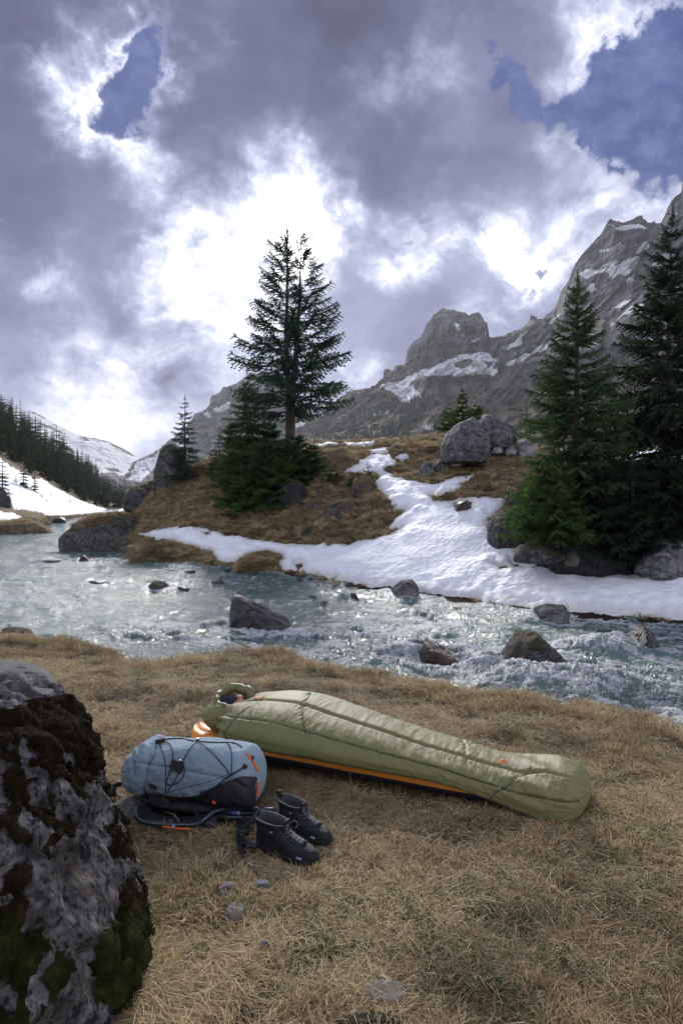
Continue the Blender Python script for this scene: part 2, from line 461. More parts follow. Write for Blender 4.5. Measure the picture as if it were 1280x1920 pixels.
def mount_fn(nb, b):
    v = nb.coord('Object')
    strata = nb.noise(nb.mapping(v, (.0035, .0035, .05), (.10, -.12, 0)), 1.0, 6, .6)
    gul = nb.noise(nb.mapping(v, (.035, .02, .004)), 1.0, 7, .65)
    f = nb.noise(v, .055, 8, .7); L = nb.noise(v, .006, 5, .6)
    m = nb.math('ADD', nb.math('MULTIPLY', strata, .45), nb.math('ADD', nb.math('MULTIPLY', gul, .3), nb.math('MULTIPLY', f, .25)))
    rock = nb.ramp(m, [(.39, (.028, .030, .040)), (.46, (.095, .098, .114)), (.52, (.18, .182, .195)), (.59, (.30, .30, .31))])
    ck = nb.math('ABSOLUTE', nb.math('SUBTRACT', nb.noise(nb.mapping(v, (.03, .02, .006)), 1.0, 5, .6), .5))
    rock = nb.mix(nb.mr(ck, .0, .03, .75, 0), rock, (.03, .031, .037))
    bd = nb.math('ABSOLUTE', nb.math('SUBTRACT', nb.noise(nb.mapping(v, (.003, .003, .045), (.10, -.12, 0), (5, 2, 9)), 1.0, 5, .6), .5))
    rock = nb.mix(nb.mr(bd, .0, .035, .6, 0), rock, (.045, .046, .052))
    rock = nb.mix(nb.mr(L, .52, .68, 0, .28), rock, (.21, .17, .135))
    grass = nb.ramp(nb.noise(v, .03, 8, .7), [(.3, (.07, .052, .03)), (.5, (.14, .105, .06)), (.7, (.20, .16, .10))])
    slope = nb.normz()
    gm = nb.math('MULTIPLY', nb.mr(nb.math('MULTIPLY_ADD', nb.math('SUBTRACT', f, .5), .9, slope), .32, .60, 0, .9), nb.attr('grassy'))
    col = nb.mix(gm, rock, grass)
    sn = nb.math('ADD', nb.attr('snow'), nb.math('MULTIPLY', nb.math('SUBTRACT', nb.noise(v, .045, 7, .7), .5), 1.1))
    pz = nb.n('ShaderNodeSeparateXYZ'); nb.put(pz.inputs[0], v)
    led = nb.math('MULTIPLY', nb.mr(slope, .42, .66, 0, .50), nb.mr(pz.outputs[2], 170, 320))
    sn = nb.math('ADD', sn, nb.math('MULTIPLY', led, nb.mr(nb.attr('snow'), -.99, -.9, 1, 0)))
    sn = nb.math('ADD', sn, nb.math('MULTIPLY', nb.mr(led, .0, .01), nb.mr(nb.attr('snow'), -.99, -.9, 1.0, 0)))
    col = nb.mix(nb.mr(sn, .44, .54), col, (.88, .895, .92))
    nb.put(b.inputs['Base Color'], col); nb.put(b.inputs['Roughness'], .95); nb.put(b.inputs['Specular IOR Level'], .1)
    nb.put(b.inputs['Normal'], nb.bump(nb.math('ADD', m, nb.math('MULTIPLY', f, .4)), 1.0, 20.0))
M_MOUNT = material('limestone_mountain', mount_fn)

# ================================================================== far mountains
def mountain(name, cols, x0, x1, nx, sub, relief, snow_polys, snow_bias=-1.0, grassy=(900, 700), seed=0, rough=1.0, snow_px=9.0, cut=(), smax=1.05):
    pxs = np.linspace(x0, x1, nx)
    ns = len(next(iter(cols.values())))
    vs = np.concatenate([np.linspace(i, i + 1, sub[i], endpoint=False) for i in range(ns - 1)] + [[ns - 1.0]])
    G = loft(cols, pxs, vs); nr, nc = len(vs), nx
    V = G.reshape(-1, 3); vv = np.repeat(vs, nc)
    q = V + seed * 37.7
    # buttresses and gullies (narrow across, long down), then ledges that follow the beds
    gl = ridged(q * np.array([.011, .006, .0022]), 5, .55) * 1.0 + .55 * ridged(q * np.array([.034, .02, .006]), 4, .55)
    tl = q @ np.array([.08, -.06, 1.0])
    st = fbm(np.stack([q[:, 0] * .0015, q[:, 1] * .0015, tl * .030], 1), 4, .6) + .5 * fbm(np.stack([q[:, 0] * .004, q[:, 1] * .004, tl * .09], 1), 3, .6)
    fl = fbm(q * .03, 4, .6)
    k = relief * rough * np.where(vv < 1, sstep(0, .5, vv) * .75 + .25, 1.0)
    V[:, 1] -= k * (gl * 1.25 + st * 1.3 + fl * .6)
    V[:, 2] += relief * rough * (.18 * fl + .12 * gl + .06 * st) * np.where(vv < 1, .8, 1)
    px, py = proj(V)
    snow = np.full(len(V), snow_bias)
    for pl in snow_polys:
        d = inpoly(px + 5 * fl, py + 4 * st, pl)
        snow = np.maximum(snow, np.clip(.5 + d / snow_px, 0, smax))
    for pl in cut:
        d = inpoly(px + 4 * fl, py + 3 * st, pl); snow = np.minimum(snow, np.clip(.5 - d / 5, 0, 2))
    gr = sstep(grassy[0], grassy[1], 2000 - py) if grassy[0] < 0 else sstep(grassy[0], grassy[1], py)
    # the far side of the ridge, so that the massif is solid
    back = np.stack([G[0, :, 0] * 1.22, G[0, :, 1] * 1.22, G[0, :, 2] * .35 - 20], -1)
    back2 = np.stack([G[0, :, 0] * 1.4, G[0, :, 1] * 1.4, G[0, :, 2] * 0 - 20], -1)
    Vg = V.reshape(nr, nc, 3)
    A = np.concatenate([back2[None], back[None], Vg]).reshape(-1, 3)
    pad = np.zeros(2 * nc)
    o = obj(name, A, [grid_faces(nr + 2, nc)[:, ::-1]], M_MOUNT, smooth=False, attrs={'snow': np.concatenate([pad, snow]), 'grassy': np.concatenate([pad, gr])})
    struct(o)
    return A, grid_faces(nr + 2, nc)

ridge = [(540, 818, 1950), (575, 795, 1900), (600, 780, 1850), (640, 748, 1800), (655, 738, 1800), (680, 733, 1780), (700, 729, 1760), (716, 718, 1750), (719, 699, 1740), (727, 693, 1740), (735, 697, 1730), (742, 688, 1720),
         (757, 685, 1700), (763, 662, 1680), (776, 645, 1660), (790, 632, 1640), (800, 610, 1620), (811, 596, 1610), (825, 588, 1600), (838, 586, 1600), (852, 587, 1590), (868, 593, 1580), (876, 600, 1580), (882, 592, 1570),
         (893, 588, 1560), (904, 597, 1550), (911, 609, 1540), (915, 634, 1530), (930, 637, 1500), (950, 630, 1460), (975, 620, 1420), (987, 612, 1400), (990, 602, 1390), (998, 600, 1380), (1005, 606, 1370),
         (1025, 592, 1340), (1038, 580, 1320), (1047, 556, 1300), (1060, 535, 1280), (1075, 500, 1260), (1090, 480, 1240), (1110, 458, 1210), (1125, 441, 1190), (1133, 425, 1180), (1141, 420, 1170), (1160, 425, 1150),
         (1175, 421, 1140), (1195, 418, 1120), (1215, 428, 1100), (1228, 432, 1080), (1240, 410, 1060), (1252, 386, 1040), (1266, 376, 1030), (1272, 353, 1020), (1285, 343, 1000), (1330, 300, 960), (1420, 240, 900), (1600, 190, 820), (2000, 160, 760)]
def I(x, xs, ys): return float(np.interp(x, xs, ys))
cols = {}
for px, py, Y in ridge:
    b = max(py + 6, I(px, [540, 640, 717, 757, 800, 850, 920, 960, 1000, 1050, 1100, 1150, 1200, 1280, 1600], [826, 785, 724, 709, 694, 672, 660, 655, 648, 610, 565, 545, 520, 500, 440]))
    c = max(b + 8, I(px, [540, 640, 717, 757, 800, 850, 920, 960, 1000, 1100, 1200, 1280, 1600], [834, 800, 748, 748, 716, 708, 706, 692, 685, 640, 592, 580, 560]))
    d = max(c + 8, I(px, [540, 640, 700, 760, 850, 920, 1000, 1100, 1280, 1600], [840, 815, 782, 775, 748, 745, 745, 735, 725, 700]))
    cols[px] = [(Y, py), (Y * .955, b), (Y * .84, c), (Y * .80, d), (Y * .58, 838), (Y * .34, 900), (Y * .26, 944)]
snowR = [[(757, 712), (778, 699), (800, 690), (830, 680), (855, 668), (880, 661), (910, 660), (932, 672), (920, 690), (937, 697), (925, 706), (890, 704), (850, 707), (815, 706), (795, 706), (770, 718), (790, 742), (775, 758), (752, 752), (735, 733), (712, 722), (740, 716)],
         [(938, 650), (965, 640), (987, 624), (977, 645), (950, 656)], [(945, 689), (975, 670), (1005, 650), (1032, 634), (1024, 650), (992, 670), (958, 687)],
         [(1085, 516), (1098, 507), (1120, 508), (1145, 503), (1165, 497), (1196, 482), (1192, 500), (1176, 516), (1160, 512), (1148, 522), (1138, 512), (1112, 518), (1100, 526)],
         [(1122, 503), (1140, 494), (1160, 489), (1150, 499)], [(1188, 478), (1200, 465), (1216, 455), (1210, 470), (1196, 478)], [(1120, 470), (1150, 462), (1140, 470)],
         [(1146, 579), (1165, 566), (1184, 560), (1168, 574)], [(1140, 606), (1165, 592), (1185, 574), (1206, 569), (1204, 590), (1180, 588), (1162, 596), (1148, 612)], [(1015, 612), (1035, 600), (1050, 585), (1040, 605)],
         [(1140, 421), (1160, 427), (1178, 423), (1198, 420), (1216, 430), (1200, 427), (1180, 430), (1160, 432)], [(1254, 400), (1270, 398), (1262, 405)], [(696, 776), (722, 770), (735, 774), (708, 781)], [(796, 797), (812, 795), (812, 808), (800, 808)], [(828, 800), (835, 800), (833, 808)],
         [(880, 642), (900, 632), (895, 640)], [(850, 605), (856, 603), (862, 618), (855, 617)], [(1100, 540), (1112, 530), (1118, 540), (1108, 548)], [(1170, 530), (1185, 515), (1195, 512), (1180, 535)], [(1215, 500), (1240, 480), (1262, 470), (1240, 500)], [(1200, 640), (1240, 610), (1290, 600), (1250, 640)]]
cutR = [[(850, 680), (882, 671), (890, 678), (868, 690), (850, 688)], [(792, 707), (850, 704), (846, 712), (795, 714)], [(905, 676), (925, 680), (914, 690)]]
MR_V, MR_F = mountain('mountain', cols, 545, 1900, 900, [48, 26, 18, 36, 12, 6], 21.0, snowR, grassy=(640, 760), seed=1, cut=cutR, smax=1.2)

ridge2 = [(200, 900, 2700), (240, 880, 2650), (262, 864, 2600), (280, 856, 2580), (300, 846, 2550), (320, 828, 2500), (340, 812, 2480), (352, 800, 2460), (365, 784, 2440), (378, 772, 2420), (390, 766, 2410), (395, 757, 2400), (396, 748, 2400), (410, 741, 2390), (418, 731, 2380),
          (432, 727, 2370), (470, 705, 2350), (520, 700, 2330), (555, 740, 2320), (585, 775, 2320), (620, 790, 2330), (680, 820, 2350)]
cols = {}
for px, py, Y in ridge2:
    cols[px] = [(Y, py), (Y * .95, py + I(px, [200, 320, 395, 520, 680], [3, 12, 48, 70, 8])), (Y * .85, py + I(px, [200, 320, 395, 520, 680], [8, 30, 72, 95, 20])), (Y * .7, I(px, [200, 280, 400, 680], [905, 890, 868, 850])), (Y * .5, 925), (Y * .4, 942)]
snow2 = [[(258, 866), (300, 848), (330, 830), (352, 812), (365, 800), (330, 850), (290, 880), (262, 906), (240, 900)], [(400, 765), (430, 752), (432, 760), (405, 776)], [(555, 790), (610, 788), (600, 812), (560, 822)], [(540, 740), (560, 748), (552, 770)], [(380, 780), (398, 770), (392, 785)]]
mountain('mountain', cols, 205, 680, 330, [22, 12, 14, 12, 5], 20.0, snow2, grassy=(2000, 2100), seed=3, smax=1.25)

ridge3 = [(-300, 690, 2500), (-120, 735, 2500), (0, 757, 2500), (30, 764, 2500), (58, 770, 2500), (80, 781, 2520), (100, 794, 2540), (125, 806, 2560), (150, 817, 2580), (172, 821, 2600), (200, 828, 2650), (225, 839, 2700), (245, 850, 2750), (262, 862, 2800), (300, 900, 2850), (340, 930, 2900)]
cols = {}
for px, py, Y in ridge3:
    cols[px] = [(Y, py), (Y * .92, py + .25 * (925 - py)), (Y * .8, py + .55 * (925 - py)), (Y * .66, py + .85 * (928 - py)), (Y * .5, 934), (Y * .4, 942)]
snow3 = [[(-310, 690), (0, 757), (58, 770), (100, 794), (150, 817), (200, 828), (262, 862), (300, 900), (250, 905), (180, 890), (150, 870), (60, 845), (-300, 840)]]
cut3 = [[(150, 862), (178, 870), (190, 884), (170, 886), (150, 876)], [(188, 888), (215, 884), (228, 896), (205, 900)], [(195, 874), (222, 878), (232, 886), (208, 882)], [(60, 786), (92, 796), (128, 818), (100, 808)], [(150, 820), (160, 818), (170, 828), (158, 828)], [(100, 826), (130, 838), (150, 852), (120, 842)]]
mountain('mountain', cols, -300, 330, 330, [24, 18, 14, 8, 4], 13.0, snow3, grassy=(2000, 2100), seed=5, snow_px=12, cut=cut3, smax=1.35)

# valley floor out to the mountains
def floor_sheet():
    pxs = np.linspace(-1800, 3000, 90); Ys = np.geomspace(24, 6000, 60)
    V = np.stack([(pxs[None] - 640) / F * Ys[:, None], np.repeat(Ys[:, None], 90, 1), np.full((60, 90), -2.2)], -1).reshape(-1, 3)
    V[:, 2] += .9 * sstep(150, 260, V[:, 1])
    return struct(obj('ground', V, [grid_faces(60, 90)], M_TURF))
floor_sheet()

# ================================================================== the far bank: the knoll
knoll = {
 200: [(28.2, 1090), (29.2, 1076), (30.2, 1068), (32, 1060), (34, 1053), (36, 1047), (40, 1038), (46, 1025), (60, 1012)],
 228: [(27.6, 1085), (29, 1055), (30, 1044), (32, 1030), (34, 1016), (36, 1008), (39, 1000), (44, 1000), (58, 1010)],
 243: [(27, 1082), (28.4, 1043), (29.5, 1020), (31, 1000), (33, 980), (35, 962), (37, 945), (42, 955), (56, 1000)],
 275: [(25.6, 1086), (26.9, 1048), (28, 1025), (29.5, 1003), (31.5, 968), (34, 938), (36, 911), (42, 918), (56, 990)],
 320: [(24, 1092), (25.4, 1055), (26.5, 1030), (28, 1003), (30, 963), (32.5, 926), (36, 888), (42, 895), (60, 980)],
 400: [(22, 1102), (23.4, 1064), (24.5, 1040), (26, 1012), (28, 970), (30.3, 920), (34, 864), (40, 866), (60, 940)],
 480: [(20.5, 1112), (22, 1074), (23, 1045), (24.6, 1018), (26.6, 968), (29.3, 900), (33, 842), (40, 842), (60, 915)],
 560: [(19.2, 1120), (20.6, 1082), (21.8, 1052), (23.6, 1022), (25.6, 968), (28.4, 892), (32.5, 836), (40, 836), (64, 900)],
 640: [(17, 1142), (18.3, 1100), (19.6, 1062), (21.6, 1023), (24.2, 962), (27.5, 896), (32.5, 833), (40, 832), (70, 890)],
 720: [(16, 1152), (17.3, 1109), (18.8, 1065), (20.9, 1010), (23.5, 948), (27, 885), (33, 830), (42, 830), (80, 880)],
 800: [(15, 1160), (16.3, 1120), (17.8, 1070), (19.9, 1010), (22.7, 943), (26.3, 882), (33, 824), (42, 824), (80, 870)],
 900: [(13.9, 1175), (15.1, 1134), (16.7, 1080), (18.7, 1020), (21.6, 943), (25.7, 878), (32, 826), (42, 826), (80, 865)],
 1000: [(13, 1190), (14.2, 1146), (15.6, 1090), (17.1, 1040), (19.6, 975), (24.2, 898), (31, 842), (42, 840), (80, 862)],
 1100: [(12.4, 1200), (13.5, 1157), (14.8, 1105), (16.1, 1058), (18.1, 1000), (22.2, 928), (30, 862), (42, 850), (80, 858)],
 1280: [(11.5, 1215), (12.7, 1171), (13.8, 1115), (14.9, 1075), (17.1, 1020), (21.2, 938), (30, 864), (42, 848), (80, 852)],
 1500: [(10.7, 1240), (11.8, 1188), (12.9, 1130), (13.9, 1090), (16, 1030), (20, 950), (29, 872), (42, 855), (80, 855)],
 2100: [(9, 1290), (10.2, 1228), (11.4, 1170), (12.5, 1120), (15, 1045), (19, 960), (28, 880), (42, 860), (80, 860)]}
pxsK = np.concatenate([np.linspace(200, 1300, 560), np.linspace(1304, 2100, 130)])
vsK = np.concatenate([np.linspace(0, 1, 14, endpoint=False), np.linspace(1, 3, 90, endpoint=False), np.linspace(3, 6, 160, endpoint=False), np.linspace(6, 8, 36)])
GK = loft(knoll, pxsK, vsK); KS = GK.shape[:2]
VK = GK.reshape(-1, 3).copy(); vK = np.repeat(vsK, KS[1])
hum = np.maximum(0, fbm(VK * np.array([1.5, 1.1, 1.6]), 3, .55)) * .22 + fbm(VK * .55, 3) * .18 + ridged(VK * np.array([.9, 2.4, 2.4]), 3, .5) * .05
# grazing terraces on the open flanks
terr = np.sin(VK[:, 2] * 9 + 2.5 * fbm(VK * .4, 2)) * .05 * sstep(2.2, 3.2, vK)
VK[:, 2] += (hum + terr - .1) * sstep(.8, 2.6, vK) * (.5 + .5 * sstep(2, 4, vK))
VK[:, 2] += fbm(VK * 4.5, 2) * .04 * sstep(.9, 1.4, vK)
FK = grid_faces(*KS)
TK = bvh(VK, FK)
wet_shadeK = 1 - sstep(WZ + .05, WZ + .28, VK[:, 2])  # dark waterline strip: wet mud plus painted shade of the snow's undercut
struct(obj('hill', VK, [FK], M_TURF, attrs={'wet': wet_shadeK}))

# ------------------------------------------------------------------ snow lying on it
snow_main = [(262, 1003), (290, 994), (340, 987), (375, 989), (420, 1002), (470, 1011), (520, 1019), (580, 1022), (640, 1021), (700, 1011), (735, 1001), (752, 990), (730, 993), (737, 975), (752, 958), (735, 950), (731, 936), (700, 905), (716, 890), (692, 884), (662, 888), (650, 884), (670, 868), (690, 855), (728, 853), (738, 862), (745, 872), (722, 880), (735, 893), (765, 901), (812, 908), (850, 895), (886, 893), (862, 915), (838, 928), (806, 930), (815, 940), (850, 940), (860, 934), (890, 931), (946, 936), (942, 952), (914, 975), (913, 998), (935, 1018), (985, 1038), (1050, 1058), (1100, 1060), (1200, 1063), (1290, 1075), (1500, 1105), (2100, 1160),
             (2100, 1216), (1500, 1180), (1280, 1163), (1200, 1157), (1100, 1149), (1000, 1140), (900, 1126), (800, 1112), (700, 1100), (620, 1085), (565, 1073), (530, 1068), (518, 1056), (526, 1041), (500, 1034), (462, 1043), (442, 1056), (420, 1056), (405, 1046), (395, 1034), (360, 1029), (330, 1014), (295, 1010)]
holes = [[(850, 945), (862, 938), (878, 938), (886, 946), (872, 955), (856, 956)], [(735, 966), (752, 958), (760, 952), (752, 966), (738, 974)], [(932, 1062), (945, 1060), (952, 1065), (938, 1068)], [(958, 1058), (968, 1057), (974, 1062), (964, 1064)], [(553, 1058), (566, 1055), (570, 1062), (558, 1070)], [(383, 999), (392, 997), (395, 1001), (386, 1003)], [(508, 1048), (528, 1040), (530, 1048), (514, 1056)]]
small_snow = [[(585, 836), (612, 829), (636, 832), (600, 842)], [(640, 833), (700, 829), (700, 835), (650, 838)], [(1090, 856), (1150, 838), (1300, 842), (1500, 850), (1500, 890), (1300, 872), (1130, 866)], [(690, 846), (720, 838), (732, 846), (708, 852)], [(740, 858), (760, 852), (772, 858), (752, 864)], [(1180, 985), (1230, 955), (1300, 965), (1300, 985), (1220, 1000)]]
def snow_sheet(Vb, S, polys, hol, Fc, thick, soft, ymax, ymin=0, seed=0):
    V, Vd = Vb
    px, py = proj(V)
    wob = fbm(V * np.array([2.2, 2.2, .1]) + seed, 3) * 5
    d = np.full(len(V), -1e9)
    for pl in polys: d = np.maximum(d, inpoly(px, py, pl))
    d = d + wob
    for pl in hol: d = np.minimum(d, -inpoly(px + wob * .3, py, pl) + wob * .1)
    d[(V[:, 1] > ymax) | (V[:, 1] < ymin)] = -99
    # metres rather than pixels: the same rim near and far
    dm = d / F * V[:, 1]
    th = np.where(dm > 0, thick * (1 - np.exp(-np.maximum(dm, 0) / soft)) + .02, -.25 * sstep(0, -.25, dm) - .01)
    W = V.copy(); dk = sstep(.15, .7, dm); W[:, 2] = V[:, 2] * (1 - dk) + Vd[:, 2] * dk + th
    cup = fbm(V * np.array([4.2, 4.2, .5]), 3, .55)
    W[:, 2] += sstep(0, .5, dm) * (.006 * cup + .012 * fbm(V * np.array([9, 9, 1.]), 2))
    keep = (dm > -.35)
    f = Fc[keep[Fc].all(1)]
    u, inv = np.unique(f, return_inverse=True)
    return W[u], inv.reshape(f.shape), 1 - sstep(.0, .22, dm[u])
def smooth_base(V, S, k=4):
    """snow fills the hummocks"""
    Z = V[:, 2].reshape(S); 
    for _ in range(k):
        Q = np.pad(Z, 1, mode='edge')
        Z = (Z + Q[2:, 1:-1] + Q[:-2, 1:-1] + Q[1:-1, 2:] + Q[1:-1, :-2]) / 5
    W = V.copy(); W[:, 2] = np.maximum(Z.ravel(), V[:, 2] - .02)
    for _ in range(40):
        Q = np.pad(Z, 1, mode='edge'); Z = (Z + Q[2:, 1:-1] + Q[:-2, 1:-1] + Q[1:-1, 2:] + Q[1:-1, :-2]) / 5
    W2 = V.copy(); W2[:, 2] = np.maximum(Z.ravel(), V[:, 2] - .13); return W, W2
VKs = smooth_base(VK, KS, 6)
W, Fs, rim = snow_sheet(VKs, KS, [snow_main], holes, FK, .15, .26, 33)
struct(obj('snow', W, [Fs], M_SNOW, attrs={'rim': rim * .6}))
for i, pl in enumerate(small_snow):
    W, Fs, rim = snow_sheet(VKs, KS, [pl], [], FK, .12, .2, 60 if i in (0, 1, 2) else 34, 20 if i != 5 else 14, seed=i)
    if len(Fs):
        struct(obj('snow', W, [Fs], M_SNOW, attrs={'rim': rim * .6}))

# ================================================================== the left bank, snow slope under the forest
left = {
 -700: [(28, 1050), (30, 1020), (32, 975), (36, 955), (55, 850), (80, 700), (150, 600), (260, 480), (420, 560)],
 -200: [(38, 1030), (40, 1013), (42, 980), (46, 968), (66, 905), (92, 800), (155, 720), (260, 640), (420, 680)],
 0: [(46, 1016), (48, 1000.5), (50, 977), (55, 967), (80, 930), (110, 862), (170, 832), (260, 795), (420, 820)],
 60: [(53, 1006), (55, 993), (57, 975), (62, 970), (85, 945), (120, 895), (190, 868), (290, 838), (430, 855)],
 90: [(62, 998), (64, 986), (66, 973), (74, 969), (98, 949), (130, 910), (205, 885), (300, 858), (440, 875)],
 110: [(76, 988), (78, 977), (80, 972), (88, 968), (110, 951), (138, 919), (215, 893), (310, 872), (450, 885)],
 150: [(92, 980), (95, 970.5), (97, 967), (105, 965), (130, 957), (165, 939), (240, 918), (330, 898), (480, 905)],
 200: [(126, 970), (130, 962.4), (133, 961), (140, 960), (170, 958), (210, 953), (280, 939), (360, 924), (500, 928)],
 240: [(155, 964), (160, 958.3), (165, 957), (175, 956), (200, 955), (250, 948), (320, 942), (400, 936), (520, 936)],
 330: [(195, 958), (200, 954.6), (205, 954), (220, 953), (260, 951), (320, 946), (400, 941), (500, 937), (560, 937)]}
pxsL = np.concatenate([np.linspace(-700, -60, 90, endpoint=False), np.linspace(-60, 330, 260)])
vsL = np.concatenate([np.linspace(0, 3, 60, endpoint=False), np.linspace(3, 5, 90, endpoint=False), np.linspace(5, 8, 60)])
GL = loft(left, pxsL, vsL); LS = GL.shape[:2]
VL = GL.reshape(-1, 3).copy(); vL = np.repeat(vsL, LS[1])
VL[:, 2] += (fbm(VL * .35, 3) * .35 + fbm(VL * 1.2, 2) * .12) * sstep(1.0, 2.0, vL) * (1 - .7 * sstep(2.6, 3.2, vL) * (1 - sstep(4.8, 5.4, vL)))
FL = grid_faces(*LS); TL = bvh(VL, FL)
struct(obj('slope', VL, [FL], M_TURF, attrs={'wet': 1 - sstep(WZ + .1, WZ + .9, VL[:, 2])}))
snow_left = [[(-720, 700), (-200, 800), (0, 858), (22, 876), (62, 897), (78, 897), (105, 915), (150, 938), (200, 956), (180, 962), (120, 966), (88, 966), (76, 960), (40, 955), (0, 950), (-200, 948), (-720, 950)],
             [(-300, 968), (-100, 962), (0, 960), (22, 962), (38, 968), (30, 976), (0, 979), (-300, 992)], [(182, 961), (240, 954), (330, 950), (330, 954), (240, 957.5), (205, 963)]]
W, Fs, rim = snow_sheet(smooth_base(VL, LS, 4), LS, snow_left, [], FL, .4, .8, 260, seed=4)
struct(obj('snow', W, [Fs], M_SNOW, attrs={'rim': rim * .5}))
# ================================================================== near bank
EDGE_PX = [-1500, -600, -200, 0, 60, 130, 200, 240, 290, 340, 400, 470, 520, 560, 640, 720, 800, 880, 940, 1000, 1100, 1200, 1280, 1500, 2400]
EDGE_PY = [1195, 1192, 1195, 1203, 1205, 1210, 1225, 1245, 1248, 1240, 1229, 1223, 1232, 1248, 1262, 1278, 1294, 1312, 1312, 1318, 1334, 1352, 1372, 1405, 1520]
def edge_Y(px): return (CAMZ + .10) * F / (np.interp(px, EDGE_PX, EDGE_PY) - HOR)
def near_z(x, y):
    x = np.asarray(x, float); y = np.asarray(y, float)
    yy = np.maximum(y, .9)
    px = 640 + x / yy * F
    e = edge_Y(px)
    p = np.stack([x, y, 0 * x], 1)
    z = fbm(p * np.array([.9, .9, 1]), 3) * .035 + fbm(p * 3.1, 3) * .016 + np.maximum(0, fbm(p * 1.7 + 5, 2)) * .03
    z = z - .10 * sstep(-1.6, 0, y - e) + .06 * sstep(-1.0, -.35, y - e) * np.maximum(0, fbm(p * 1.3 + 9, 2) + .3)
    z = z + .015 - .11 * sstep(2.0, 1.0, y) * sstep(.0, .9, x)          # the turf dips a little at the right front
    drop = sstep(-.06, .55, y - e + .10 * fbm(p * 2.2, 3))
    return z - 1.25 * drop, y - e
xs = np.linspace(-9, 9, 420); ys = np.concatenate([np.linspace(-4, .8, 40, endpoint=False), np.linspace(.8, 9.5, 330)])
gx, gy = np.meshgrid(xs, ys)
# columns fan out with distance so that the sheet covers the view evenly
gx = gx * (.35 + .09 * np.maximum(gy, 0) + .25 * (gy < 0))
gx = gx.ravel(); gy = gy.ravel()
gz, gd = near_z(gx, gy)
VN = np.stack([gx, gy, gz], 1); FN = grid_faces(len(ys), len(xs)); TN = bvh(VN, FN)
def soil_fn(nb, b):
    v = nb.coord('Object')
    f = nb.noise(v, 7, 8, .7); g = nb.noise(v, 60, 5, .7); a = nb.noise(v, 1.6, 5, .6)
    col = nb.ramp(f, [(.3, (.032, .023, .015)), (.5, (.095, .07, .043)), (.7, (.20, .155, .10))])
    col = nb.mix(nb.mr(a, .52, .66, 0, .6), col, (.05, .055, .018))
    col = nb.mix(nb.mr(g, .5, .65, 0, .6), col, (.03, .02, .012))
    nb.put(b.inputs['Base Color'], col); nb.put(b.inputs['Roughness'], 1.0); nb.put(b.inputs['Specular IOR Level'], .1)
    nb.put(b.inputs['Normal'], nb.bump(nb.math('ADD', f, g), 1.0, .03))
M_SOIL = material('matted_turf_soil', soil_fn)
struct(obj('ground', VN, [FN], M_SOIL))

# ================================================================== river rocks (outlines at mid depth, solid)
def hull_planes(pts):
    bm = bmesh.new()
    for p in pts: bm.verts.new(tuple(p))
    bmesh.ops.convex_hull(bm, input=bm.verts)
    pl = []
    bm.normal_update()
    for f in bm.faces:
        pl.append((np.array(f.normal), np.array(f.calc_center_median())))
    bm.free(); return pl
def rock_from(pts, sub=4, rough=.05, seed=0, soft=.0, strata=0.0, facets=.0, cuts=9):
    """a convex block cut from the given corner points, its faces broken up and its edges worn"""
    pts = np.asarray(pts, float); c = pts.mean(0)
    pl = hull_planes(pts)
    V, T = ico(sub); size = np.linalg.norm(pts - c, axis=1).mean()
    D = V.copy()
    inv = np.zeros(len(D)); k = 26.0 if not soft else soft
    for n, q in pl:
        h = max(1e-4, np.dot(q - c, n)); r = np.maximum(D @ n, 0) / h
        inv += r ** k
    r = inv ** (-1 / k)
    rs = np.random.RandomState(seed + 901)
    for _ in range(cuts):                      # broken faces
        nn = rs.normal(size=3); nn /= np.linalg.norm(nn)
        hh = (r * (D @ nn)).max() * rs.uniform(.80, .96)
        dd = D @ nn; r = np.where(dd > .02, np.minimum(r, hh / np.maximum(dd, .02)), r)
    W = c + D * r[:, None]
    s = W / size + seed * 13.7
    n1 = fbm(s * 1.6, 4, .55); n2 = ridged(s * 2.6, 4, .5); n3 = fbm(s * 7, 3, .6)
    cell = np.floor(fbm(s * 1.1 + 4, 2) * 5) / 5          # broken steps
    disp = rough * size * (n1 * .6 + n2 * .30 + n3 * .28 + cell * facets)
    if strata:
        disp += strata * size * np.sign(np.sin(s[:, 2] * 11 + n1 * 1.5 + s[:, 0] * 2)) * .5
    return W + D * disp[:, None], [T]
def rock_outline(px, base, w, h, top, Y, depth=None, sub=4, rough=.05, seed=0, sink=.35, **kw):
    """top: (u, v) corners of the silhouette, u across -.5...5, v up 0..1"""
    d = depth or w / F * Y * .9
    m = F / Y
    pts = []
    for u, v in top:
        x = (px + u * w - 640) / m; z = CAMZ - (base - v * h - HOR) / m
        pts.append((x, Y, z))
    pts = np.array(pts); cx = pts[:, 0].mean(); rs = np.random.RandomState(seed + 5)
    zb = CAMZ - (base - HOR) / m
    out = [pts]
    for s in (-1, 1):
        q = pts.copy(); q[:, 0] = cx + (q[:, 0] - cx) * (.72 + .12 * rs.rand(len(q))); q[:, 2] = zb + (q[:, 2] - zb) * (.66 + .2 * rs.rand(len(q))); q[:, 1] += s * d * .5
        out.append(q)
    b = np.array([(x, y, zb - sink * h / m) for x, y in ((pts[:, 0].min(), Y), (pts[:, 0].max(), Y), (cx - .3 * w / m, Y - d * .5), (cx + .3 * w / m, Y - d * .5), (cx - .3 * w / m, Y + d * .5), (cx + .3 * w / m, Y + d * .5))])
    out.append(b)
    return rock_from(np.concatenate(out), sub, rough, seed, **kw)
PYR = [(-.5, 0), (-.4, .35), (-.12, .98), (.0, 1), (.3, .55), (.5, .1)]
LUMP = [(-.5, .1), (-.42, .55), (-.15, .95), (.2, 1), (.45, .6), (.5, .1)]
FLAT = [(-.5, .1), (-.3, .8), (.1, 1), (.4, .7), (.5, .1)]
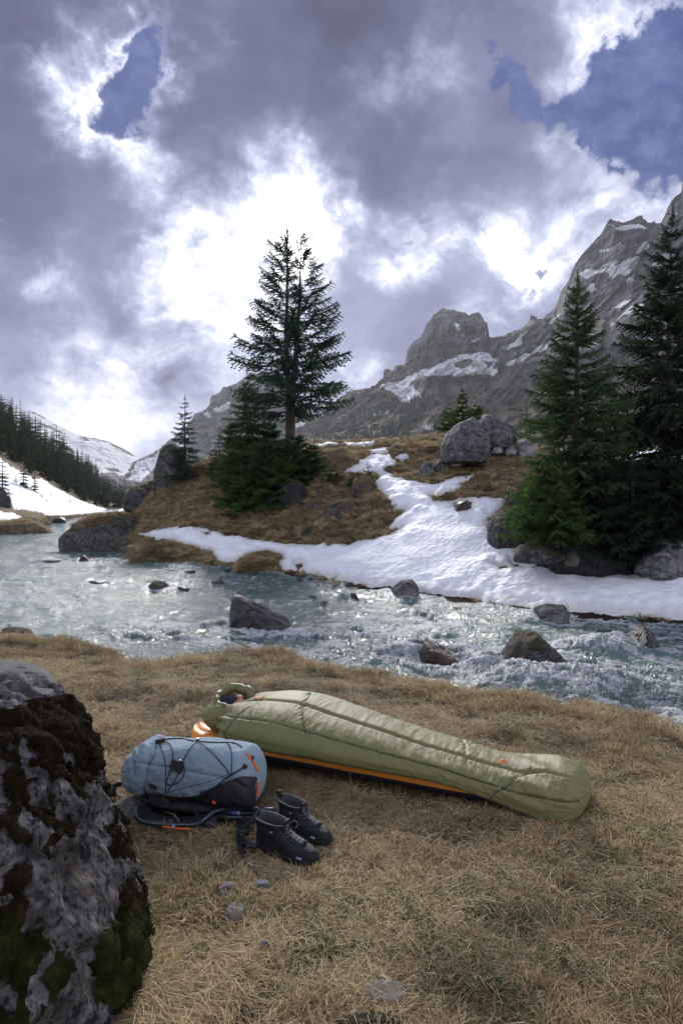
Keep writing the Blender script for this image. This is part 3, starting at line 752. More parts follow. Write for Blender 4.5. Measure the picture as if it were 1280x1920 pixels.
def wY(py): return ground_Y(py, WZ)
RIVER_ROCKS = [  # px, waterline py, width, height, silhouette, material, depth m, label
 (491, 1190, 128, 78, [(-.5, 0), (-.47, .45), (-.43, .95), (-.38, 1), (-.2, .82), (.1, .5), (.5, .3), (.45, .1)], M_ROCKD, .8, 'large wedge shaped dark boulder with a tall blunt left end standing in the river'),
 (998, 1262, 136, 86, [(-.5, .18), (-.3, .6), (-.13, .96), (-.06, 1), (.05, .9), (.3, .45), (.5, .2), (.4, 0)], M_ROCKM, 1.0, 'dark pyramid boulder with mossy foot in the white water'),
 (830, 1248, 98, 52, [(-.5, .6), (-.44, .95), (-.35, 1), (-.05, .75), (.3, .35), (.5, .1)], M_ROCKB, .7, 'slanting brown slab of rock with a bare stick on its upper end'),
 (893, 1240, 34, 14, LUMP, M_ROCKD, .3, 'small wet rock between the brown slab and the mossy pyramid boulder'),
 (1031, 1166, 66, 34, [(-.5, .2), (-.46, .75), (-.3, 1), (.1, .92), (.4, .95), (.5, .5), (.45, .1)], M_ROCK, .6, 'blocky grey rock in the river at the snow edge'),
 (755, 1119, 60, 33, [(-.5, .1), (-.3, .6), (-.05, .95), (.3, 1), (.5, .55), (.5, .1)], M_ROCK, .7, 'rounded grey rock where the snow meets the water'),
 (1203, 1224, 60, 50, LUMP, M_ROCKD, .7, 'round black rock at the far right with water breaking over it'),
 (662, 1128, 24, 20, PYR, M_ROCKD, .3, 'small pointed black rock in the river below the snow edge'),
 (296, 1108, 54, 20, [(-.5, .2), (-.2, .8), (.0, 1), (.3, .85), (.5, .3)], M_ROCKM, .7, 'low mossy rock in mid river, larger of a close pair'),
 (341, 1109, 28, 11, LUMP, M_ROCKD, .4, 'small dark rock beside the low mossy rock in mid river'),
 (408, 1095, 28, 9, FLAT, M_ROCKD, .4, 'low flat black rock in the river right of the mossy pair'),
 (157, 1055, 20, 16, PYR, M_ROCKD, .4, 'small pointed rock in front of the grass topped boulder'),
 (96, 1053, 46, 5, FLAT, M_ROCKD, .6, 'flat dark rock barely above the water at the left'),
 (316, 1071, 30, 5, FLAT, M_ROCKD, .5, 'flat rock awash just off the far grassy bank'),
 (356, 1075, 26, 8, LUMP, M_ROCKD, .4, 'little rock awash off the brown bank right of the flat one'),
 (600, 1086, 26, 11, LUMP, M_ROCKD, .4, 'small dark rock at the snow edge, right one of two'),
 (561, 1092, 22, 10, PYR, M_ROCKD, .4, 'small dark rock at the snow edge, left one of two'),
 (655, 1100, 20, 10, LUMP, M_ROCKD, .4, 'dark pebble sized rock tucked under the snow rim above the pointed black rock'),
 (606, 1136, 18, 11, LUMP, M_ROCKD, .3, 'small wet rock in the rapids behind the wedge boulder'),
 (585, 1122, 18, 7, LUMP, M_ROCKD, .3, 'tiny rock in the rapids, upstream of the small wet one'),
 (724, 1262, 26, 22, LUMP, M_ROCKD, .3, 'dark wet rock half drowned below the brown slab'),
 (928, 1306, 34, 14, LUMP, M_ROCKD, .4, 'dark rock close under the near grassy bank'),
 (1110, 1268, 40, 10, FLAT, M_ROCKD, .4, 'drowned rock right of the mossy pyramid with foam around it'),
 (1195, 1290, 70, 10, FLAT, M_ROCKD, .5, 'wide drowned rock near the bank at the right edge'),
 (180, 1094, 44, 7, FLAT, M_ROCKD, .6, 'long low rock awash in the left part of the river'),
 (110, 981, 28, 12, LUMP, M_ROCKD, 1.2, 'dark round rock in the far river near the left bank'),
 (82, 984, 20, 6, FLAT, M_ROCKD, 1.0, 'low dark rock by the tip of the left grassy bank'),
 (28, 1206, 78, 30, [(-.5, .5), (-.2, 1), (.15, .85), (.4, .35), (.5, .05)], M_ROCKM, .7, 'brown mossy rock at the left end of the near bank'),
]
ROCKPOS = []
for i, (px, py, w, h, sil, m, dep, lab) in enumerate(RIVER_ROCKS):
    Y = wY(py)
    V, T = rock_outline(px, py, w, h, sil, Y + dep * .25, dep, 4 if w > 40 else 3, .07, seed=i + 3, facets=.5)
    c = P(px, py, Y)
    o = obj('rock', V, T, m, loc=c, smooth=w < 40)
    tag(o, lab, 'rock', 'rocks in the river')
    ROCKPOS.append((c[0], Y + dep * .25, w / F * Y, h / F * Y))

# ================================================================== river
def river():
    pxs = np.concatenate([np.linspace(-400, -20, 60, endpoint=False), np.linspace(-20, 1300, 560), np.linspace(1306, 1700, 60)])
    pys = np.concatenate([np.linspace(953, 985, 40, endpoint=False), np.linspace(985, 1110, 110, endpoint=False), np.linspace(1110, 1420, 230), np.linspace(1424, 1560, 16)])
    Ys = wY(pys)
    Y = np.repeat(Ys[:, None], len(pxs), 1); X = (pxs[None] - 640) / F * Y
    V = np.stack([X, Y, np.full_like(X, WZ)], -1).reshape(-1, 3)
    x, y = V[:, 0], V[:, 1]
    px, py = proj(V)
    # water runs from the far left to the near right
    fx, fy = .90, -.43
    a = x * fx + y * fy; c = -x * fy + y * fx
    aw = a + .5 * fbm(np.stack([a * .5, c * .7, 0 * a], 1), 2); cw = c + .35 * fbm(np.stack([a * .6, c * .8, 0 * a + 7], 1), 2)
    turb = np.clip(.35 + .5 * fbm(np.stack([a * .16, c * .22, 0 * a + 3], 1), 3) + .38 * sstep(-4, 5, x) - .35 * sstep(20, 36, y), .05, 1.2)
    def q(s, t, o): return np.stack([aw * s, cw * t, 0 * a + o], 1)
    h = .10 * fbm(q(.5, .8, 0), 3) + .045 * ridged(q(.9, 1.7, 4), 3, .5) * (.35 + .8 * turb) + .022 * fbm(q(2.4, 4.2, 9), 3) * (.7 + .7 * turb)
    streak = ridged(q(.8, 3.0, 13), 4, .6); lump = fbm(q(.6, 1.0, 21), 4, .6); fine = ridged(q(3.2, 6.5, 31), 4, .65)
    foam = sstep(.62, 1.45, .45 * streak + .60 * lump + .42 * fine + .85 * turb - .56)
    lines = ridged(q(.40, 4.2, 55), 4, .6) + .5 * fbm(q(.25, .6, 61), 2)
    foam = np.maximum(foam, .85 * sstep(.95, 1.55, lines) * sstep(46, 22, y))
    for rx, ry, w, hh in ROCKPOS:
        if ry > 34: continue
        dx, dy = x - rx, y - ry
        al = dx * fx + dy * fy; cr = -dx * fy + dy * fx
        s = w * .5 + .05
        k = min(1.0, hh / .35 + .3)
        up = np.exp(-((al + s * .9) / (.5 * s + .1)) ** 2 - (cr / (s * .9 + .1)) ** 2)
        wake = np.exp(-(cr / (s * (1.1 + .35 * np.maximum(al, 0) / s))) ** 2) * sstep(-s, s * .6, al) * np.exp(-np.maximum(al, 0) / (4.5 * s))
        edge = np.exp(-((np.hypot(al, cr * 1.2) - s * 1.1) / (.22 * s + .05)) ** 2)
        h += k * (.13 * up - .07 * wake) + .02 * wake * fine * k
        foam = np.maximum(foam, k * np.clip(.9 * wake * (.45 + .6 * fine) + .75 * edge * (.3 + .5 * fine) + .5 * up * fine, 0, 1) * sstep(44, 18, y))
    # standing waves and the bright shoot on the right
    for bx, by, r1, r2, amp in ((1125, 1222, .8, .4, .17), (1180, 1300, 1.3, .5, .10), (1075, 1310, 1.2, .35, .14), (960, 1285, 1.6, .4, .10), (760, 1235, .9, .35, .12), (690, 1205, 1.2, .4, .08), (560, 1195, 1.2, .5, .10), (300, 1180, 1.6, .5, .08), (420, 1215, 1.6, .4, .06), (900, 1270, 1.8, .3, .10)):
        Yb = wY(by); bxw = (bx - 640) / F * Yb
        dx, dy = x - bxw, y - Yb
        al = dx * fx + dy * fy; cr = -dx * fy + dy * fx
        g = np.exp(-(al / r1) ** 2 - (cr / r2) ** 2)
        h += amp * g * (.85 + .12 * fine); foam = np.maximum(foam, np.clip(g * (.25 + .8 * np.clip(fine, -.2, 1.2)), 0, 1))
    far = sstep(60, 25, y)
    V[:, 2] += h * (.35 + .65 * far) * sstep(250, 80, y)
    V[:, 2] += np.clip(foam, 0, 1) * .02 * np.abs(fbm(np.stack([x * 9, y * 9, h * 8], 1), 2)) * far
    depthc = .5 + .5 * fbm(q(.22, .35, 44), 3)
    return V, grid_faces(len(pys), len(pxs)), np.clip(foam, 0, 1) ** 1.25 * .70, depthc
VW, FW, foam, dcol = river()
def water_fn(nb, b):
    v = nb.coord('Object')
    va = nb.mapping(v, (1, 1, 1), (0, 0, R(25)))
    fr = nb.noise(nb.mapping(va, (1.6, 5.5, 3)), 2.2, 9, .76, dist=.6); fr2 = nb.noise(nb.mapping(va, (1, 2.2, 1)), 16, 6, .7)
    col = nb.mix(nb.mr(nb.attr('tone'), .25, .8), (.046, .088, .078), (.118, .192, .172))
    fo = nb.math('ADD', nb.attr('foam'), nb.math('MULTIPLY', nb.math('SUBTRACT', nb.math('MULTIPLY_ADD', fr2, .5, nb.math('MULTIPLY', fr, .5)), .5), 2.3))
    fm = nb.mr(fo, .42, .80)
    thin = nb.mr(fo, .10, .5, 0, .32)
    col = nb.mix(thin, col, (.26, .33, .335))
    nb.put(b.inputs['Base Color'], nb.mix(fm, col, (.74, .78, .80)))
    nb.put(b.inputs['Roughness'], nb.mr(fm, 0, 1, .15, .55))
    b.inputs['IOR'].default_value = 1.33
    h = nb.math('ADD', nb.noise(nb.mapping(va, (1, 1.7, 1)), 7, 5, .6), nb.math('MULTIPLY', fr2, .45))
    nb.put(b.inputs['Normal'], nb.bump(nb.math('MULTIPLY_ADD', fm, .5, h), .85, .06))
M_WATER = material('glacial_river_water', water_fn)
struct(obj('river', VW, [FW[:, ::-1]], M_WATER, attrs={'foam': foam, 'tone': dcol}))
# ================================================================== spruces
def needle_fn(c0, c1, tip):
    def fn(nb, b):
        v = nb.coord('Object')
        f = nb.noise(v, 1.1, 4, .6); g = nb.noise(v, 14, 3, .6)
        col = nb.mix(nb.mr(nb.math('MULTIPLY_ADD', g, .4, nb.math('MULTIPLY', f, .7)), .35, .75), c0, c1)
        col = nb.mix(nb.math('MULTIPLY', nb.attr('tip'), .8), col, tip)
        nb.put(b.inputs['Base Color'], col); nb.put(b.inputs['Roughness'], .6); nb.put(b.inputs['Specular IOR Level'], .3)
        tr = nb.n('ShaderNodeBsdfTranslucent'); nb.put(tr.inputs[0], nb.vmath('SCALE', col, 1.3))
        mx = nb.n('ShaderNodeMixShader'); mx.inputs[0].default_value = .3
        out = nb.t.nodes['Material Output']
        nb.t.links.new(b.outputs[0], mx.inputs[1]); nb.t.links.new(tr.outputs[0], mx.inputs[2]); nb.t.links.new(mx.outputs[0], out.inputs[0])
    return fn
M_NEED = material('spruce_needles', needle_fn((.020, .044, .024), (.046, .085, .032), (.085, .14, .042)))
M_NEEDY = material('young_spruce_needles', needle_fn((.028, .062, .020), (.062, .122, .030), (.12, .20, .045)))
M_NEEDB = material('blue_green_needles', needle_fn((.022, .048, .036), (.045, .085, .052), (.075, .13, .07)))
M_NEEDF = material('forest_needles', needle_fn((.014, .030, .020), (.034, .060, .028), (.06, .09, .035)))
def bark_fn(nb, b):
    v = nb.coord('Object')
    f = nb.noise(nb.mapping(v, (1, 1, .35)), 16, 6, .7)
    nb.put(b.inputs['Base Color'], nb.ramp(f, [(.3, (.035, .027, .022)), (.6, (.105, .082, .066)), (.8, (.17, .145, .12))]))
    nb.put(b.inputs['Roughness'], .95); nb.put(b.inputs['Normal'], nb.bump(f, 1, .03))
M_NEEDD = material('dark_spruce_needles', needle_fn((.010, .020, .014), (.022, .040, .022), (.042, .070, .028)))
M_BARK = material('spruce_bark', bark_fn)
M_TWIG = material('bare_twig', lambda nb, b: (nb.put(b.inputs['Base Color'], (.11, .085, .065)), nb.put(b.inputs['Roughness'], .9)))

def make_spray(rs, ntw=13, steps=5, need=.05, droop=.25, upturn=.35, bare=.08, hang=.35):
    """a spruce bough of length 1 along +x: twigs with needle tufts; returns V, T, tip, axis points"""
    V, T, tip = [], [], []
    ax = lambda t: np.array([t, 0, -droop * t + (droop * .55 + upturn * .35) * t ** 2.2])
    def tuft(p, d, side, w, l, tp):
        n = len(V)
        up = np.array([0, 0, 1.0])
        b = p + d * l
        tips = [p + d * l * .9 + side * w, p + d * l * .9 - side * w, p + d * l * 1.0 + up * w * .7]
        for k, q in enumerate(tips):
            m = len(V); V.extend([p, b, q]); tip.extend([tp, tp, min(1, tp + .35)]); T.append((m, m + 1, m + 2))
    def twig(p0, d, L, st, tp):
        side = np.cross(d, (0, 0, 1)); side /= np.linalg.norm(side) + 1e-9
        for j in range(st):
            u = j / st
            p = p0 + d * L * u + np.array([0, 0, -hang * L * u * u])
            dd = d + np.array([0, 0, -2 * hang * u * .5]); 
            tuft(p, dd, side, need * (1 - .35 * u) * (.8 + .4 * rs.rand()), L / st * 1.35, tp * u + .1 * rs.rand())
    for i in range(ntw):
        t = bare + (1 - bare) * (i + .5 * rs.rand()) / ntw
        L = (.30 * (1 - t) ** .8 + .09) * (.75 + .5 * rs.rand())
        for s in (-1, 1):
            if rs.rand() < .06: continue
            a = R(48 + rs.uniform(-12, 12)) * s
            d = np.array([math.cos(a), math.sin(a), rs.uniform(-.15, .12)])
            twig(ax(t), d, L, max(2, int(steps * (.5 + L * 2))), .3 + .7 * t)
        if i % 2 == 0 and t > .3:   # short upright and hanging twigs along the axis
            d = np.array([.6, rs.uniform(-.3, .3), rs.choice([.5, -.8])]); twig(ax(t), d / np.linalg.norm(d), L * .6, 2, t)
    for i in range(int(ntw * 1.2)):
        t = .25 + .75 * i / (ntw * 1.2)
        tuft(ax(t), np.array([1, 0, .1]), np.array([0, 1.0, 0]), need * .9, 1.0 / ntw, t)
    return np.array(V), np.array(T), np.array(tip), np.array([ax(t) for t in np.linspace(0, 1, 7)])
_rs = np.random.RandomState(11)
SPR = {'fine': [make_spray(_rs, 15, 6, .040) for _ in range(5)], 'mid': [make_spray(_rs, 11, 4, .055) for _ in range(5)],
       'sparse': [make_spray(_rs, 9, 5, .034, .22, .4, .40, .45) for _ in range(5)], 'low': [make_spray(_rs, 5, 2, .11, .35, .2) for _ in range(4)],
       'bushy': [make_spray(_rs, 13, 5, .06, .12, .3, .05, .2) for _ in range(5)]}
def crown(rs, base, top, prof, nwh, per, kind='mid', rise=(.25, -.35), tmin=0.0, lean=0.25, gap=.06, skew=None, leader=.0, zs=1.0):
    """whorls of boughs up a stem from base to top; prof(t) = bough length; rise = pitch at the top and the bottom"""
    base = np.asarray(base, float); top = np.asarray(top, float); H = np.linalg.norm(top - base)
    Vs, Ts, tips, limbs, n = [], [], [], [], 0
    for k in range(nwh):
        t = tmin + (1 - tmin) * ((k + rs.uniform(-.3, .3)) / nwh)
        t = min(max(t, tmin), .97)
        nb_ = per if t < .93 else max(4, per - 2)
        a0 = rs.rand() * 6.28
        for j in range(nb_):
            if rs.rand() < gap: continue
            az = a0 + 6.283 * j / nb_ + rs.uniform(-.35, .35)
            L = prof(t) * rs.uniform(.72, 1.12)
            if skew is not None: L *= skew(az, t)
            if L < .012 * H: continue
            SV, ST, STp, SA = SPR[kind][rs.randint(len(SPR[kind]))]
            pit = rise[1] + (rise[0] - rise[1]) * t ** 1.3 + rs.uniform(-.12, .12)
            s = L
            wid = 1.0 if L > .12 * H else 1.25
            roll = rs.uniform(-.3, .3)
            M = SV * np.array([s, s * wid, s])
            A = SA * s
            cr, sr = math.cos(roll), math.sin(roll); Rr = np.array([[1, 0, 0], [0, cr, -sr], [0, sr, cr]])
            cp, sp = math.cos(pit), math.sin(pit); Rp = np.array([[cp, 0, -sp], [0, 1, 0], [sp, 0, cp]])
            ca, sa = math.cos(az), math.sin(az); Rz = np.array([[ca, -sa, 0], [sa, ca, 0], [0, 0, 1]])
            Q = Rz @ Rp @ Rr; o = base + (top - base) * (t + rs.uniform(-.008, .008))
            Vs.append(M @ Q.T + o); Ts.append(ST + n); n += len(SV)
            tips.append(np.clip(STp * rs.uniform(.3, 1.1) + .12 * rs.randn(), 0, 1)); limbs.append((A @ Q.T + o, max(.006, L * .011)))
    # the leader: a bristle of short needles right up to the tip
    SV, ST, STp, SA = SPR['mid'][0]
    ax = (top - base) / H; L = .075 * H
    M = SV * np.array([L, L * .32, L * .32]); Q = np.stack([ax, np.cross(ax, (0, 1, 0)), np.array([0, 1.0, 0])], 1)
    Vs.append(M @ Q.T + top - ax * L * .92); Ts.append(ST + n); tips.append(STp * .5)
    return np.concatenate(Vs), np.concatenate(Ts), np.concatenate(tips), limbs
def stem(base, top, r0, r1=.01, n=8, k=12, wob=.0, rs=None, flare=.0):
    t = np.linspace(0, 1, k)[:, None]
    p = np.asarray(base) * (1 - t) + np.asarray(top) * t
    if wob: p[1:-1] += rs.normal(size=(k - 2, 3)) * wob * np.array([1, 1, 0])
    r = (r0 * (1 - t) + r1 * t).ravel(); r[0] *= 1 + flare
    return tube(p, r, n)
def spruce(name, label, base, H, prof, nwh, per, kind='mid', mat=None, r0=None, group=None, seed=0, rise=(.35, -.35), tmin=.04, lean=(0, 0), bend=None, stems=None, cat='tree', gap=.06, skew=None, limbs_part=True):
    rs = np.random.RandomState(seed)
    base = np.asarray(base, float)
    t = thing(name, label, cat, base, group)
    stems = stems or [((0, 0, 0), (lean[0], lean[1], H), 1.0)]
    tr, cv, ct, cp, n = [], [], [], [], 0
    r0 = r0 or H * .017
    for o, tp, sc in stems:
        b = base + np.asarray(o) - np.array([0, 0, .15 if o[2] == 0 else 0]); tpp = base + np.asarray(tp)
        tr.append(stem(b, tpp, r0 * sc, .008, 8, 12, .012 * H / 6, rs, .25))
        V, T, ti, limbs = crown(rs, b, tpp, prof if not callable(sc) else prof, nwh, per, kind, rise, tmin, gap=gap, skew=skew)
        cv.append(V); ct.append(T + n); cp.append(ti); n += len(V)
        for A, r in limbs: tr.append(tube(A[:5], np.linspace(r, r * .3, 5), 3, cap=False))
    V, Fs = merge(tr)
    obj('trunk', V, Fs, M_BARK, t)
    obj('crown', np.concatenate(cv), [np.concatenate(ct)], mat or M_NEED, t, smooth=False, attrs={'tip': np.concatenate(cp)})
    return t

def gp(px, py, dz=0.0):
    h, n = hit(TK, px, py); q = py
    while h is None:                       # above the skyline: the nearest turf below it
        q += 3; h, n = hit(TK, px, q)
    h = h.copy(); h[2] += dz; return h
# the tall twin-stemmed spruce on the knoll
b1 = gp(544, 842)
m1 = b1[1] / F
def prof1(t):
    return np.interp(t, [0, .13, .2, .3, .45, .6, .75, .9, 1], [.3, 1.2, 2.1, 2.35, 2.1, 1.75, 1.35, .85, .42]) * (b1[1] / 30)
H1 = (842 - 431) * m1
def skew1(side):
    # the two stems keep their boughs to the outside
    return lambda az, t: (.55 if (math.cos(az) * side < -.3 and t > .2) else 1.05)
rs = np.random.RandomState(5)
t1 = thing('spruce_tree', 'tall spruce with two stems on one trunk, standing highest against the bright cloud', 'tree', b1)
fork = b1 + np.array([0, 0, H1 * .20])
topA, topB = b1 + np.array([-5 * m1, 0, H1]), b1 + np.array([20 * m1, .3, H1 * .992])
tr = [stem(b1 - np.array([0, 0, .2]), fork, .25, .215, 10, 6, .0, rs, .3),
      tube(curve_pts([fork - [0.02, 0, .1], b1 + [-7 * m1, 0, H1 * .45], b1 + [-6 * m1, 0, H1 * .7], topA], 16), np.linspace(.17, .012, 16), 8), tube(curve_pts([fork - [-.02, 0, .1], b1 + [11 * m1, .1, H1 * .45], b1 + [17 * m1, .2, H1 * .7], topB], 16), np.linspace(.17, .012, 16), 8)]
cv, ct, cp, n = [], [], [], 0
for side, tp, x0 in ((-1, topA, -8 * m1), (1, topB, 9 * m1)):
    bb = b1 + np.array([x0, 0, 0])
    V, T, ti, limbs = crown(rs, bb, tp, prof1, 39, 5, 'sparse', (.55, -.12), .165, gap=.16, skew=skew1(side))
    cv.append(V); ct.append(T + n); cp.append(ti); n += len(V)
    for A, r in limbs: tr.append(tube(A[:6], np.linspace(r * 1.2, r * .3, 6), 3, cap=False))
V, Fs = merge(tr); obj('trunk', V, Fs, M_BARK, t1)
obj('crown', np.concatenate(cv), [np.concatenate(ct)], M_NEEDB, t1, smooth=False, attrs={'tip': np.concatenate(cp) * .5})

def cone(w, pw=.85, belly=.1, low=1.0):
    return lambda t: w * ((1 - t) ** pw * (1 - .0 * t) * (low + (1 - low) * min(1, t / belly if belly else 1)) + .02)
def hill_spruce(px, py, top, wpx, label, nwh=16, per=6, kind='mid', mat=None, seed=0, pw=.85, dY=0, name='spruce_tree', group=None, rise=(.4, -.25), cat='tree', tmin=.03, low=1.0, gap=.08, sink=0):
    b = gp(px, py); b = P(px, py, b[1] + dY) if dY else b
    if sink: b = b - np.array([0, 0, sink])
    m = b[1] / F
    return spruce(name, label, b, (py - top) * m + sink, cone(wpx * m * .56, pw, .12, low), nwh, per, kind, mat, seed=seed, group=group, rise=rise, cat=cat, tmin=tmin, gap=gap)
hill_spruce(465, 858, 703, 118, 'slim dark spruce standing close to the left of the tall twin-stemmed spruce', 18, 7, 'mid', M_NEED, 21, .7, dY=-.8)
hill_spruce(411, 886, 797, 48, 'thin pale little spruce at the left edge of the thicket on the knoll', 13, 6, 'mid', M_NEEDB, 22, .9)
hill_spruce(347, 888, 741, 76, 'small slender spruce in front of the grey boulder on the left of the knoll', 17, 7, 'mid', M_NEEDB, 23, .8, dY=-1.2)
hill_spruce(866, 792, 726, 60, 'little dark green spruce growing on top of the big cracked boulder', 9, 7, 'bushy', M_NEEDY, 24, .8, rise=(.5, .2), dY=-3.4)
hill_spruce(842, 800, 762, 56, 'low spreading green spruce on the left shoulder of the cracked boulder', 6, 8, 'bushy', M_NEEDY, 25, .6, rise=(.3, .1), dY=-3.6)
hill_spruce(893, 778, 757, 48, 'low tuft of spruce on the right shoulder of the cracked boulder top', 5, 8, 'bushy', M_NEEDY, 26, .6, rise=(.3, .1), dY=-3.2)
hill_spruce(690, 902, 866, 40, 'bright green spruce seedling on a mossy rock by the snow tongue', 7, 6, 'mid', M_NEEDY, 27, .8, rise=(.4, .1))
hill_spruce(986, 850, 742, 60, 'faint slender spruce half hidden behind the tall right hand pair', 16, 6, 'sparse', M_NEEDY, 28, .8, dY=2)
# the thicket under the tall tree: bushy young spruces, boughs to the ground
for i, (px, py, top, w, lab) in enumerate([
    (450, 935, 800, 110, 'bushy young spruce at the left front of the thicket'),
    (500, 930, 822, 130, 'broad young spruce in the middle front of the thicket'),
    (470, 955, 880, 110, 'lowest bright green spruce bush at the foot of the thicket'),
    (552, 905, 815, 120, 'young spruce bush right at the foot of the twin-stemmed trunk'),
    (525, 945, 860, 110, 'dark spruce bush over the rock below the twin-stemmed trunk'),
    (585, 890, 832, 70, 'small rounded spruce bush at the right end of the thicket'),
    (430, 900, 790, 70, 'young spruce behind the left front bush of the thicket'),
    (505, 870, 790, 100, 'young spruce at the back of the thicket, between the slim spruce and the tall trunk')]):
    hill_spruce(px, py, top, w, lab, 11, 8, 'bushy', M_NEEDY if i in (0, 2, 4) else M_NEED, 40 + i, .55, name='spruce_bush', group='young spruces of the thicket', rise=(.5, .0), tmin=.0, low=.85, sink=.1)
for i, (px, py, top, w, lab) in enumerate([(402, 884, 838, 44, 'dark spruce bush below the thin pale spruce'), (625, 905, 880, 50, 'low dark green shrub beside the right end of the thicket'), (672, 905, 888, 50, 'flat green spruce mat under the bright seedling')]):
    hill_spruce(px, py, top, w, lab, 6, 7, 'bushy', M_NEED if i != 2 else M_NEEDY, 60 + i, .5, name='spruce_bush', rise=(.4, .1), tmin=0)

# the two big spruces on the right
def right_spruce(label, px, py, Y, top, wpx, seed, lean=0, nwh=26, per=7, mat=None, prof=None):
    b = P(px, py, Y); m = Y / F
    return spruce('spruce_tree', label, b, (py - top) * m, prof or cone(wpx * m * .53, .9), nwh, per, 'fine', mat, r0=.13, seed=seed, rise=(.62, -.30), lean=(lean * m, 0), tmin=.10, gap=.10)
rp1 = lambda m: (lambda t: m * np.interp(t, [0, .1, .2, .32, .5, .7, .85, 1], [95, 128, 128, 112, 96, 62, 36, 4]))
right_spruce('spruce with upswept boughs standing left of the taller dark one at the right edge', 1078, 985, 16.4, 512, 220, 31, 4, 28, 7, M_NEED, rp1(16.4 / F))
rp2 = lambda m: (lambda t: m * np.interp(t, [0, .08, .2, .35, .5, .7, .85, 1], [100, 150, 160, 140, 112, 72, 44, 5]))
right_spruce('tallest dark spruce cut off by the right edge of the picture', 1242, 1010, 17.4, 388, 260, 32, 18, 34, 7, M_NEEDD, rp2(17.4 / F))
# their understorey
for i, (px, py, Y, top, w, kind, lab) in enumerate([
    (1020, 985, 15.8, 868, 140, M_NEEDY, 'yellow green young spruce reaching left over the snow below the right hand spruces'),
    (1050, 992, 15.2, 880, 120, M_NEEDY, 'low light green spruce bush in front of the upswept spruce trunk'),
    (1125, 1008, 15.4, 860, 140, M_NEED, 'dark spruce bush between the two big right hand trunks'),
    (1185, 1030, 15.3, 850, 150, M_NEED, 'broad dark spruce bush in front of the tallest spruce'),
    (1258, 1036, 15.3, 840, 150, M_NEED, 'dark spruce bush touching the right edge below the tallest spruce'),
    (1330, 1050, 15.4, 800, 200, M_NEED, 'dark spruce bush mostly beyond the right edge of the picture'),
    (1150, 1000, 16.6, 800, 130, M_NEED, 'young dark spruce filling the gap behind the bush between the trunks')]):
    b = P(px, py, Y); m = Y / F
    if i in (2, 3, 4, 5): kind = M_NEEDD
    spruce('spruce_bush', lab, b, (py - top) * m, cone(w * m * .6, .5, .1, .9), 12, 8, 'fine' if i < 4 else 'bushy', kind, r0=.05, seed=70 + i, rise=(.45, -.05), tmin=0, group='young spruces under the right hand trees')

# ================================================================== forest on the left slope
def far_spruce_mesh(seed, H=10.0, w=1.9, nwh=15, per=6):
    rs = np.random.RandomState(seed)
    V, T, ti, limbs = crown(rs, (0, 0, 0), (0, 0, H), lambda t: w * (1 - t) ** .75 * (1 if t > .1 else .8) + .05, nwh, per, 'low', (.3, -.45), .05, gap=.1)
    S, Fs = stem((0, 0, -.6), (0, 0, H), .16, .02, 6, 6)
    nV = len(V)
    me = mesh_data('spruce_tree', np.concatenate([V, S]), [np.concatenate([T, Fs[0] + nV]), Fs[1] + nV], [M_NEEDF, M_BARK], False, None, {'tip': np.concatenate([ti * .6, np.zeros(len(S))])})
    idx = np.zeros(len(me.polygons), np.int32); idx[len(T):] = 1
    me.polygons.foreach_set('material_index', idx)
    return me
FAR = [far_spruce_mesh(100 + i, 10, w) for i, w in enumerate((1.5, 1.8, 2.1, 1.4, 2.4, 1.7))]
rs = random.Random(4)
def far_tree(p, H, label, group, k=None, wide=1.0):
    o = bpy.data.objects.new('spruce_tree', FAR[k if k is not None else rs.randrange(6)]); COL.objects.link(o)
    o.location = tuple(p); s = H / 10
    wide = wide * rs.uniform(.95, 1.3); o.scale = (s * wide, s * wide, s); o.rotation_euler = (0, 0, rs.random() * 6.28)
    return tag(o, label, 'tree', group)
edge_line = [(-160, 800), (0, 866), (30, 884), (62, 897), (105, 915), (150, 938), (180, 946)]
n = 0; tries = 0
taken = []
while n < 228 and tries < 9000:
    tries += 1
    px = rs.uniform(-140, 185); u = rs.random() ** .8
    y0 = np.interp(px, [a for a, b in edge_line], [b for a, b in edge_line])
    Y0 = np.interp(px, [-200, 0, 60, 100, 150, 190], [92, 112, 124, 140, 170, 205])
    Y = Y0 * (1.0 + 1.25 * u) - 2
    x = (px - 640) / F * Y
    if any((x - a) ** 2 + (Y - b) ** 2 < (2.2 + .005 * Y) ** 2 for a, b in taken): continue
    z = down(TL, x, Y)
    if z is None: continue
    taken.append((x, Y)); n += 1
    H = rs.uniform(7.5, 12.5) * (.85 if u < .12 else 1.15)
    far_tree((x, Y, z), H, 'dark spruce of the dense forest on the left slope', 'spruces of the forest on the left slope')
for px, py, h, lab in [(45, 918, 66, 'spruce standing out in front of the forest edge on the snow, left of a pair'), (66, 926, 58, 'spruce standing out on the snow, right of the pair in front of the forest edge'), (5, 930, 78, 'dark spruce at the left edge on the near snow slope'), (-14, 935, 92, 'dark spruce beyond the left edge on the near snow slope')]:
    h_, _ = hit(TL, px, py)
    if h_ is not None: far_tree(h_, h * h_[1] / F, lab, 'spruces in front of the left forest', wide=1.25)
for i, (px, py, h, lab) in enumerate([(88, 946, 14, 'tiny bush on the snow slope, the one below the forest pair'), (132, 945, 13, 'tiny spruce alone on the snow slope below the forest edge'), (30, 908, 20, 'small sapling on the snow at the left, above the brown bank'), (20, 952, 24, 'small leafless looking sapling on the snow behind the left rock'), (40, 926, 12, 'little sapling under the forest edge on the left snow'), (96, 932, 12, 'little sapling just above the tiny bush on the snow slope'), (78, 936, 16, 'sapling at the foot of the right spruce of the forest pair')]):
    h_, _ = hit(TL, px, py)
    if h_ is not None: far_tree(h_, h * h_[1] / F, lab, 'saplings on the left snow slope', k=4, wide=1.3)
